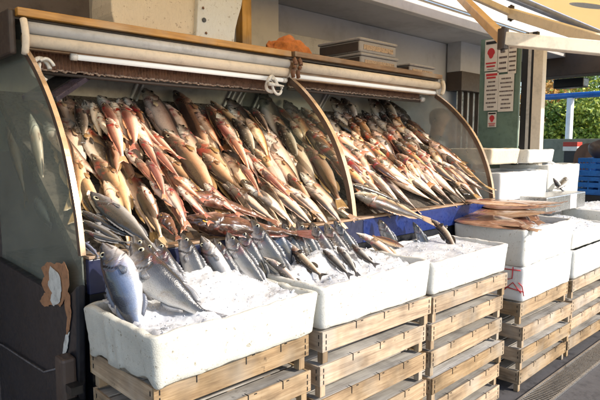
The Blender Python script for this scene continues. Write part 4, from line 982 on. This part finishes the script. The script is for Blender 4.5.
def ice(x0, x1, y0, y1, zf, lab, seed, amp=.02, chunks=260, step=.013):
    nx, ny = int((x1 - x0) / step), int((y1 - y0) / step); vs = []; fs = []
    for j in range(ny + 1):
        for i in range(nx + 1):
            x, y = x0 + (x1 - x0) * i / nx, y0 + (y1 - y0) * j / ny; p = Vector((x, y, seed))
            h = zf((x - x0) / (x1 - x0), (y - y0) / (y1 - y0)) + amp * noise.noise(p * 9) + amp * .7 * abs(noise.noise(p * 26)) + amp * .15 * noise.cell(p * 60)
            e_ = min(i, nx - i, j, ny - j); h -= .012 * (e_ == 0); vs.append((x, y, h))
    for j in range(ny):
        for i in range(nx): a = j * (nx + 1) + i; fs.append((a, a + 1, a + nx + 2, a + nx + 1))
    g = MB(); g.add(vs, fs); rr = random.Random(seed)
    ico = bmesh.new(); bmesh.ops.create_icosphere(ico, subdivisions=1, radius=1); IV = [v.co.copy() for v in ico.verts]; IF = [tuple(v.index for v in f.verts) for f in ico.faces]; ico.free()
    for k in range(chunks):
        i = rr.randrange(0, nx); j = rr.randrange(0, ny); c = Vector(vs[j * (nx + 1) + i]); s_ = rr.uniform(.0015, .004) * (2.6 if rr.random() < .05 else 1)
        R_ = Matrix.Rotation(rr.uniform(0, 6), 3, Vector((rr.random(), rr.random(), rr.random() + .1)).normalized()); D = Vector((rr.uniform(.6, 1.5), rr.uniform(.6, 1.4), rr.uniform(.4, .9)))
        g.add([c + Vector((0, 0, s_ * .3)) + R_ @ Vector((v.x * D.x, v.y * D.y, v.z * D.z)) * s_ * (1 + .25 * noise.noise(v * 3 + c * 50)) for v in IV], IF)
    o = g.build('crushed_ice', M_ice, fix=True, smooth=True); tag(o, lab, 'ice', kind='stuff'); return o
def mound(base, back, lump): return lambda a, b: base + back * b + lump * math.sin(a * 3.1) * math.sin(b * 3.0)
ice(.81, 1.445, 1.465, 1.865, lambda a, b:   .935 + .045 * b + .06 * math.exp(-((a - .62) / .34) ** 2 - ((b - .75) / .4) ** 2) - .015 * (a < .3), 'crushed ice mounded in the nearest foam box', 1, .028, 420)
ice(1.53, 2.235, 1.465, 1.865, lambda a, b: .935 + .045 * b + .055 * math.exp(-((a - .5) / .3) ** 2 - ((b - .8) / .4) ** 2), 'crushed ice in the second foam box', 2, .026, 420)
ice(2.31, 3.05, 1.465, 1.865, mound(.925, .02, .012), 'thin layer of crushed ice in the third foam box', 3, .01, 250)
ice(3.34, 4.08, 1.47, 1.89, mound(.95, .0, .0), 'crushed ice in the box under the flatfish', 4, .01, 100)
ice(4.215, 4.985, 1.50, 1.895, mound(.865, .06, .03), 'crushed ice in the shallow box at the right edge', 5, .02, 300)
ice(5.14, 5.86, 1.49, 1.865, mound(.93, .04, .03), 'crushed ice in the far right box', 6, .02, 200)
ice(5.03, 5.71, 2.01, 2.42, mound(1.31, .0, .06), 'crushed ice heaped in the tall box by the blue crates', 7, .02, 200)
ice(4.12, 4.94, 2.01, 2.42, mound(1.29, .0, .0), 'crushed ice in the tall box behind the flatfish', 9, .01, 100)

# drain grate beside the crates
e = empty('drain_grate', (4.6, 1.32, -.048)); tag(e, 'grey slotted metal drain grate along the foot of the crates', 'drain')
g = MB(); g.box(-1.6, 1.6, -.078, -.062, 0, .012); g.box(-1.6, 1.6, .062, .078, 0, .012)
g.build('frame', M_steel, e)
g = MB()
for k in range(128): g.box(-1.595 + k * .025, -1.583 + k * .025, -.0615, .0615, .001, .010)
g.build('bars', M_steel, e)
g = MB(); g.box(-1.6, 1.6, -.061, .061, .0, .0006); g.build('channel', M_black, e)

# ---------------------------------------------------------------- fish standing in the ice
UP = Vector((0, 0, 1))
def boxfish(hx, hy, tx, ty, yh, yt, L=None, **k):
    """snout on the ray of (hx,hy) at depth yh; tail on the ray of (tx,ty) at depth yt; L: real length past the ice"""
    P = at(hx, hy, 1, yh); Q = at(tx, ty, 1, yt)
    if L: Q = P + (Q - P).normalized() * L
    n_ = (CAM - (P + Q) / 2).normalized()
    return fish(P, Q, n_, zone='box', **k)
G1 = 'sea bass set upright in the ice of the near box'
def iced(P, Q, **k): fish(P, Q, (CAM - (Vector(P) + Vector(Q)) / 2).normalized(), zone='box', **k)
P = at(102, 243, 1, 1.80); iced(P, P.lerp(Vector((.895, 1.60, .885)), 1.0), shape='bass', skin='blue', var=1, fat=1.3, roll=.15, label='bluish sea bass at the left corner of the nearest foam box', group=G1)
P = at(131, 243, 1, 1.76); iced(P, P.lerp(Vector((.985, 1.56, .86)), 1.0), shape='bass', skin='silver', var=3, fat=1.3, flip=True, label='large silver grey sea bass with a raised breast fin, second in the nearest box', group=G1)
def upright(hx, hy, lean, yh, L, lab, sk_='silver', var=0, flip=False, fat=1.15, shape='bass', roll=0, grp=G1):
    fat *= .92; L *= .93
    P = at(hx, hy, 1, yh); d = Vector((lean, -.42, -.9)).normalized(); 
    return fish(P, P + d * L, (CAM - P).normalized(), shape=shape, skin=sk_, var=var, flip=flip, fat=fat, roll=roll, label=lab, group=grp, zone='box')
upright(134, 235, .12, 1.87, .36, 'dark headed sea bass peeping up behind the large silver one', var=0, flip=True)
upright(156, 239, .1, 1.88, .36, 'brownish sea bass head with a round pale eye behind the ice mound', 'silver', 1, True)
upright(181, 233, .12, 1.88, .36, 'grey sea bass head with gaping mouth beside the brownish one', 'silver', 6, True)
upright(201, 236, .22, 1.85, .36, 'grey fish leaning in the ice left of the middle bass', 'silver', 2, False)
upright(227, 232, .2, 1.84, .36, 'brown grey sea bass leaning in the middle of the box rim', 'silver', 3, True)
G2 = 'sea bass heads along the back rim of the boxes'
upright(251, 219, .2, 1.86, .42, 'tall dark sea bass rising highest above the box corner', 'silver', 1, True, grp=G2)
upright(268, 221, .22, 1.87, .38, 'bright silver blue bass right of the tallest one', 'blue', 4, True, grp=G2)
upright(282, 223, .22, 1.88, .36, 'slim grey bass behind the crossing dark fish', 'silver', 2, True, grp=G2, fat=.95)
upright(297, 221, .18, 1.88, .36, 'dull grey bass head left of the two brown heads', 'silver', 0, True, grp=G2)
upright(311, 222, .18, 1.89, .34, 'brown bass head, first of the brown pair at the box rim', 'dark', 1, True, grp=G2)
upright(325, 223, .2, 1.89, .34, 'brown bass head, second of the brown pair at the box rim', 'dark', 3, True, grp=G2)
upright(334, 220, .3, 1.89, .36, 'slim grey bass at the left end of the blue strip', 'silver', 5, True, grp=G2, fat=.95)
upright(379, 219, .22, 1.89, .30, 'single bass head standing before the blue strip', 'silver', 6, True, grp=G2)
upright(413, 222, .3, 1.88, .32, 'blue silver bass leaning at the right end of the blue strip', 'blue', 2, True, grp=G2, fat=.9)
upright(144, 240, .15, 1.88, .34, 'dark grey bass head squeezed left of the round eyed one', 'silver', 4, True)
upright(214, 238, .2, 1.86, .34, 'dark bass head low in the ice right of the leaning grey fish', 'silver', 5, True)
upright(239, 228, .2, 1.87, .36, 'dark grey bass behind and left of the tallest fish', 'silver', 0, True, grp=G2)
upright(291, 226, .18, 1.87, .34, 'dark bass squeezed between the slim grey and dull grey heads', 'dark', 4, True, grp=G2)
GL = 'fish lying on the ice of the boxes'
def lying(hx, hy, tx, ty, yh, yt, **k): return boxfish(hx, hy, tx, ty, yh, yt, **k)
lying(263, 257, 322, 293, 1.76, 1.56, shape='slim', skin='dark', var=3, fat=1.25, label='long dark fish lying across the right end of the nearest box', group=GL)
lying(288, 242, 322, 286, 1.82, 1.62, shape='slim', skin='dark', var=4, fat=1.5, label='thick dark fish curving down into the ice at the box joint', group=GL)
lying(318, 258, 356, 287, 1.75, 1.56, shape='bass', skin='dark', var=2, fat=.95, label='dark fish diving into the ice of the second box', group=GL)
lying(356, 233, 410, 258, 1.82, 1.66, shape='slim', skin='cream', var=1, fat=1.3, label='white and orange slender fish lying on the ice behind the rim', group=GL)
lying(430, 219, 468, 250, 1.86, 1.56, shape='slim', skin='dark', var=1, fat=1.35, label='lone dark fish lying across the corner of the third box', group=GL)
lying(404, 247, 372, 236, 1.6, 1.75, shape='flat', skin='orange', var=0, fat=.7, label='flat orange brown piece of fish on the thin ice', group=GL)
for i, (a, b, c, d) in enumerate(((347, 276, 356, 262), (358, 273, 367, 260), (370, 270, 380, 258))):
    lying(a - 24 + i * 3, b - 26, a + 6, b + 2, 1.74, 1.52, shape='mullet', skin='silver', var=i, fat=.7, label=['leftmost', 'middle', 'rightmost'][i] + ' of three fish buried in ice with striped tails at the front rim', group='striped tails in the second box')
# brown flatfish piled on the upper box
GF = 'brown flatfish on the upper foam box'
def flatpile(hx, hy, tx, ty, z, lab, fat, var, sk_='sole'):
    P, Q = at(hx, hy, 2, z), at(tx, ty, 2, z); fish(P, Q, UP, shape='flat', skin=sk_, var=var, fat=fat, label=lab, group=GF, zone='box')
for k, (lb, sk2) in enumerate((('frontmost brown flatfish hanging over the rim of the upper box', 'sole'), ('second brown flatfish from the front of the pile', 'sole'), ('third brown flatfish from the front of the pile', 'sole'), ('fourth brown flatfish from the front of the pile', 'sole'),
    ('fifth brown flatfish from the front of the pile', 'sole'), ('rearmost brown flatfish near the metal tray', 'sole'), ('reddish fish lying topmost on the left of the flatfish pile', 'orange'), ('brown flatfish lying topmost at the back of the pile', 'sole'))):
    o_ = k * .115 if k < 6 else (.12 if k == 6 else .4); z = 1.02 + .016 * min(k, 5) + (.045 if k == 6 else 0)
    P, Q = Vector((3.40 + o_ * 1.05, 2.03, z)), Vector((3.36 + o_ * .8, 1.37 + .012 * k, z - .006 * min(k, 5)))
    if k == 6: P, Q = Vector((3.5, 1.95, z)), Vector((3.40, 1.45, z))
    fish(P, Q, UP, shape='flat', skin=sk2, var=(0, 1, 5, 3, 2, 4, 1, 2)[k], fat=1.45, thick=.42, roll=.12 + .05 * (k % 3 - 1), flip=k % 2 == 0, label=lb, group=GF, zone='box')
for i, (a, b, c, d, y, lb) in enumerate(((553, 178, 564, 192, 1.93, 'black and white fish in the heap by the blue crates'), (566, 177, 561, 192, 1.91, 'second black and white fish crossing the first'), (580, 222, 600, 236, 1.7, 'dark fish on the ice at the right edge'), (578, 240, 602, 232, 1.62, 'slender dark fish at the far right edge'))):
    P, Q = at(a, b, 1, y), at(c, d, 1, y - .06); fish(P, Q, (CAM - P).normalized(), shape='slim' if i == 3 else 'bass', skin='dark' if i > 1 else 'silver', var=i, fat=1.0, label=lb, zone='box', group='fish in the right hand boxes')

# ---------------------------------------------------------------- fish on the slanted bed
def ordinal(i, n):
    return ['first', 'second', 'third', 'fourth', 'fifth', 'sixth', 'seventh', 'eighth', 'ninth', 'tenth', 'eleventh', 'twelfth', 'thirteenth', 'fourteenth', 'fifteenth', 'sixteenth', 'seventeenth', 'eighteenth', 'nineteenth', 'twentieth'][i] if i < 20 else str(i + 1) + 'th'
def bf(hx, hy, tx, ty, shape, skin, var=0, lift=.03, fat=1.0, flip=False, roll=0.0, label=None, zone='left bay', group=None, thick=1.12):
    P, Q = bed(hx, hy, lift), bed(tx, ty, lift)
    return fish(P, Q, BN, shape=shape, skin=skin, var=var, flip=flip, fat=fat, roll=roll, label=label, zone=zone, group=group, thick=thick)
GB_ = 'fish laid out on the left bay of the counter'
# bottom layers first: large fish, then the small ones heaped on them
big = [
 (60, 112, 96, 214, 'bass', 'cream', 1, .03, 1.1, 'long pale fish against the left glass'),
 (66, 96, 112, 180, 'bass', 'gold', 0, .04, 1.1, 'golden fish behind the leftmost pale one at the top'),
 (84, 100, 124, 196, 'bass', 'cream', 2, .05, 1.0, 'cream fish lying under the tilted tray'),
 (72, 150, 92, 222, 'bass', 'gold', 3, .07, 1.0, 'plain golden fish low by the left glass'),
 (80, 122, 128, 200, 'bream', 'dark', 0, .075, .75, 'dark headed bream under the tray'),
 (98, 152, 146, 232, 'bream', 'gold', 1, .06, .8, 'golden bream with open gills left of the red mullet'),
 (118, 162, 168, 240, 'bream', 'gold', 2, .06, .75, 'golden bream lower right of its neighbour'),
 (132, 176, 176, 246, 'bream', 'cream', 3, .065, .7, 'cream bream in front of the golden breams'),
 (90, 192, 168, 252, 'bream', 'silver', 1, .105, .85, 'large bream with a dark head and a white band at the front left'),
 (144, 88, 192, 164, 'bass', 'cream', 6, .06, 1.1, 'big fish with a gaping white jaw, first from the left at the back'),
 (174, 90, 228, 172, 'bass', 'gold', 7, .055, 1.1, 'big fish with a gaping jaw and blood on its gill, second at the back'),
 (163, 131, 238, 216, 'bass', 'gold', 1, .085, 1.2, 'large golden bass lying in the centre of the left bay'),
 (186, 134, 268, 214, 'bass', 'gold', 3, .06, 1.25, 'olive brown bass right of the large golden one'),
 (206, 106, 262, 190, 'bass', 'cream', 0, .04, 1.0, 'pale fish at the back centre of the left bay'),
 (228, 98, 262, 150, 'bream', 'dark', 6, .07, .8, 'dark fish standing head up against the back panel'),
 (240, 128, 312, 220, 'bass', 'pale', 1, .05, 1.0, 'long pale smooth fish right of the olive bass'),
 (258, 126, 328, 222, 'bass', 'pale', 2, .055, 1.0, 'long pale smooth fish, second right of the olive bass'),
 (276, 128, 344, 220, 'bass', 'cream', 3, .06, 1.0, 'long pale speckled fish left of the golden green bass'),
 (262, 92, 286, 150, 'bass', 'dark', 6, .09, 1.1, 'dark fish hanging head up beside the white hook'),
 (284, 100, 330, 168, 'bass', 'dark', 0, .05, 1.1, 'dark fish behind the golden green bass'),
 (302, 143, 354, 212, 'bass', 'gold', 1, .08, 1.25, 'golden green bass lying just left of the middle arch'),
 (318, 134, 366, 196, 'bass', 'dark', 2, .06, 1.15, 'dark bass showing behind the middle arch'),
 (264, 118, 306, 160, 'bass', 'cream', 3, .06, .9, 'cream fish near the white hook'),
]
for r_ in big: bf(*r_[:8], r_[8] * (.66 if r_[4] == 'bass' else .72), label=r_[9], group=GB_, flip=(r_[6] % 2 == 0), roll=.12)
fill = [(76, 104, 92, 140, 'bass', 'dark'), (92, 102, 108, 138, 'bass', 'cream'), (118, 98, 134, 134, 'bass', 'cream'), (132, 104, 150, 140, 'mullet', 'orange'), (206, 104, 236, 146, 'bass', 'gold'), (214, 112, 252, 156, 'bass', 'cream'), (246, 118, 280, 160, 'bass', 'orange'),
 (252, 108, 276, 140, 'mullet', 'cream'), (270, 112, 300, 150, 'bass', 'gold'), (292, 112, 322, 150, 'bass', 'orange'), (232, 118, 268, 158, 'bass', 'dark'), (276, 122, 308, 164, 'bass', 'dark'), (300, 124, 334, 168, 'bass', 'gold'), (196, 112, 226, 150, 'mullet', 'orange'), (58, 128, 76, 170, 'bass', 'gold'), (106, 140, 128, 180, 'bass', 'gold')]
for i, (a, b, c, d, sh, sk_) in enumerate(sorted(fill)):
    bf(a, b, c, d, sh, sk_, (i * 5) % 6 + (6 if i % 3 == 0 else 0), .1 + .012 * (i % 3), .85, flip=i % 2 == 0, roll=(i % 5 - 2) * .15, label=f'middling {dict(dark="dark", cream="cream", orange="orange brown", gold="golden")[sk_]} fish, {ordinal(i, 16)} of sixteen from the left near the back', group='middling fish near the back of the left bay')
# slender silver fish across the front left corner
for i, (a, b, c, d) in enumerate(((76, 209, 142, 243), (78, 219, 136, 246), (80, 229, 128, 252))):
    bf(a, b, c, d, 'slim', 'silver', i, .07, 1.15, label=['upper', 'middle', 'lower'][i] + ' of three long silver fish at the front left corner', group='long silver fish at the front left')
bf(78, 240, 104, 256, 'slim', 'blue', 1, .06, 1.6, label='short bluish yellow fish under the long silver ones', group=GB_)
# flat pale fish along the front of the left bay
for i, (a, b, c, d) in enumerate(((196, 186, 262, 226), (222, 184, 284, 224), (244, 184, 306, 224), (262, 184, 326, 226), (286, 186, 342, 226), (304, 186, 352, 224))):
    bf(a, b, c, d, 'bass', 'pale', i % 6, .08, .8, flip=i % 2 == 0, label=f'pale smooth fish on the front lip of the left bay, {["leftmost","second","third","fourth","fifth","rightmost"][i]} of six', group='pale fish along the front lip of the left bay')
# lumpy red fish
GR = 'dark red lumpy fish at the front of the left bay'
bf(184, 220, 312, 237, 'scorpion', 'red', 0, .12, .56, flip=False, label='long dark red fish with an amber eye lying along the front edge', group=GR)
bf(184, 194, 280, 216, 'scorpion', 'red', 2, .12, .5, flip=True, label='spiny dark red fish lying above the long red one', group=GR)
bf(160, 214, 184, 240, 'scorpion', 'red', 1, .14, 1.1, label='round lumpy red fish beside the upright heads', group=GR)
# mullets
def heap(lst, skin, where, zone, shape='mullet', lift=.135, fat=.86):
    n = len(lst); lst = sorted(lst, key=lambda q: q[0] + q[2])
    for i, q in enumerate(lst):
        w_ = ordinal(i, n)
        bf(q[0], q[1], q[2], q[3], shape, q[4] if len(q) > 4 else skin, (i * 5 + 1) % 6, lift + .014 * ((i * 7) % 5), fat, flip=i % 3 == 0, roll=random.uniform(-.5, .5),
           label=f'small pink fish, {w_} from the left {where}', zone=zone, group='small pink fish in the left bay')
heap([(104, 103, 124, 142), (112, 102, 140, 146), (122, 104, 150, 150), (108, 118, 130, 158), (128, 112, 158, 156), (98, 112, 118, 150), (134, 120, 160, 164)], 'pink', 'at the back under the gaping jaws', 'left bay')
heap([(125, 148, 152, 182), (140, 138, 168, 172), (152, 146, 182, 184), (136, 158, 166, 198), (147, 160, 176, 202), (158, 160, 188, 200), (168, 170, 200, 208), (150, 178, 178, 216), (164, 184, 194, 222), (178, 186, 206, 218), (150, 130, 176, 164), (168, 196, 192, 228), (142, 186, 166, 216), (188, 196, 212, 226)], 'pink', 'in the middle of the left bay', 'left bay')
heap([(236, 146, 268, 180), (246, 152, 278, 188), (254, 162, 288, 196), (228, 134, 258, 172), (262, 170, 294, 204), (240, 164, 268, 198), (216, 118, 248, 156), (222, 128, 240, 158)], 'pink', 'beside the olive brown bass', 'left bay', lift=.12, fat=.8)
heap([(204, 183, 238, 218)], 'pink', 'lying alone above the spiny red fish', 'left bay')
# --- right bay: shingled rows running down the slope
rr = random.Random(21)
cols = ['first', 'second', 'third', 'fourth', 'fifth', 'sixth', 'seventh', 'eighth', 'ninth', 'tenth', 'eleventh', 'twelfth', 'thirteenth', 'fourteenth', 'fifteenth', 'sixteenth', 'seventeenth', 'eighteenth', 'nineteenth', 'twentieth']
def slope(x, y, lift): return Vector((x, y, 1.10 + (y - 1.99) * .6 / .81)) + BN * lift
SKN = {'dark': 'dark mottled', 'orange': 'orange brown', 'pink': 'pinkish', 'gold': 'golden brown', 'cream': 'cream coloured'}
def shingle(x0, x1, rows, n, bay, frm, drift=.09):
    for nm, yh, L_, lift, sks, nn in rows:
        for i in range(nn):
            x = x0 + (x1 - x0) * (i + .5) / nn + rr.uniform(-.02, .02); sk_ = sks[(i * 3 + rr.randrange(2)) % len(sks)]
            y0 = yh + rr.uniform(-.035, .035); l2 = L_ * rr.uniform(.88, 1.12); a = rr.uniform(.3, 1.3) * drift / .3; lf = lift + rr.uniform(-.012, .016)
            if bay == 'right bay' and x + a * l2 * .7 > 3.86: a = 0
            rb = bay == 'right bay'; l2 *= .9 if rb else 1; P = slope(x, y0, lf + (.045 if rb else .03)); D = Vector((a, -.8, -.6)).normalized() * l2 - BN * (.055 if rb else .035)
            if (P + D).y < 1.96: D *= max(.6, (y0 - 1.96) / (-D.y))
            fish(P, P + D, BN, shape='mullet' if sk_ in ('pink', 'cream') else 'bass', skin=sk_, var=rr.randrange(6) + (6 if rr.random() < .35 else 0), flip=rr.random() < .5, fat=rr.uniform(.74, .98) * (1.38 if rb else 1), roll=rr.uniform(-.5, .5), thick=1.2,
                 label=f'{SKN[sk_]} fish, {cols[i]} from {frm} in the {nm} row of the {bay}', group=f'fish in the {nm} row of the {bay}', zone=bay)
shingle(2.36, 3.82, [('back', 2.80, .34, .05, ['dark', 'orange', 'dark', 'gold'], 13), ('second', 2.69, .34, .07, ['orange', 'dark', 'gold', 'orange'], 13), ('third', 2.58, .34, .085, ['orange', 'pink', 'dark', 'orange', 'gold'], 13),
    ('fourth', 2.47, .34, .095, ['orange', 'gold', 'dark', 'pink'], 13), ('fifth', 2.36, .33, .1, ['pink', 'orange', 'gold', 'orange'], 13), ('sixth', 2.26, .3, .1, ['cream', 'orange', 'cream'], 11)], 13, 'right bay', 'the arch')
shingle(.84, 2.22, [('back', 2.82, .42, .03, ['cream', 'gold', 'dark'], 12), ('second', 2.62, .42, .045, ['gold', 'cream', 'orange'], 12), ('third', 2.44, .42, .05, ['cream', 'gold', 'dark'], 12), ('front', 2.27, .36, .045, ['gold', 'cream'], 12)], 12, 'left bay', 'the left glass', .05)
GD = 'dark heads standing against the back panel of the right bay'
for i, (a, b) in enumerate(((331, 97), (341, 98), (369, 97), (379, 98), (388, 101))):
    P = at(a, b, 1, 2.88); fish(P, P + Vector((.05, -.2, -.24)).normalized() * .33, Vector((-.55, -.75, .2)), shape='bass', skin='dark', var=6 + i % 3, fat=1.25, flip=i % 2 == 0, label=f'dark fish head standing up at the back, {cols[i]} of five from the middle arch', group=GD, zone='right bay')
GP = 'pale fish whose tails reach the blue lip of the right bay'
for i in range(13):
    x = 2.42 + i * .105 + rr.uniform(-.012, .012); lf = .075 + .012 * (i % 3)
    fish(slope(x, 2.27 + rr.uniform(-.02, .03), lf + .02), slope(x + .16, 1.95 + rr.uniform(-.02, .01), lf - .01), BN, shape='bass', skin='pale' if i % 4 else 'cream', var=rr.randrange(6), flip=True, fat=.95, roll=-.35,
         label=f'pale long fish, {cols[i]} from the middle arch in the front row of the right bay', group=GP, zone='right bay')
fish(bed(354, 194, .14), bed(426, 216, .1), BN, shape='bass', skin='cream', var=1, fat=1.0, label='pale gold fish lying sideways just right of the foot of the middle arch', group=GB_)
fish(bed(350, 184, .17), bed(396, 198, .15), BN, shape='slim', skin='dark', var=1, fat=1.3, label='thin dark fish lying above the pale gold one right of the arch', group=GB_)
for i, (a, b, c, d) in enumerate(((428, 158, 466, 198), (438, 160, 477, 198), (446, 157, 484, 196))):
    bf(a, b, c, d, 'bass', 'gold' if i else 'dark', 6 + i, .1, 1.15, flip=i == 1, label=['left', 'middle', 'right'][i] + ' of three long brown fish at the right end of the counter', group='long brown fish at the right end of the counter', zone='right bay')
# fish added behind the left side glass in place of a reflection
for i, (a, b, c, d, sk_) in enumerate(((8, 118, 30, 205, 'gold'), (30, 114, 50, 196, 'cream'), (34, 196, 58, 236, 'silver'))):
    P, Q = at(a, b, 0, X0 + .03), at(c, d, 0, X0 + .03); fish(P, Q, (-1, 0, 0), shape='bream' if i < 2 else 'bass', skin=sk_, var=i, fat=.62 if i < 2 else 1, label=['yellowish fish behind the left side glass, nearest the back', 'cream fish behind the left side glass, nearest the arch', 'grey fish low behind the left side glass'][i], group='fish behind the left side glass', zone='glass')
print('FISH', len(FISH), 'meshes', len(MESHCACHE))
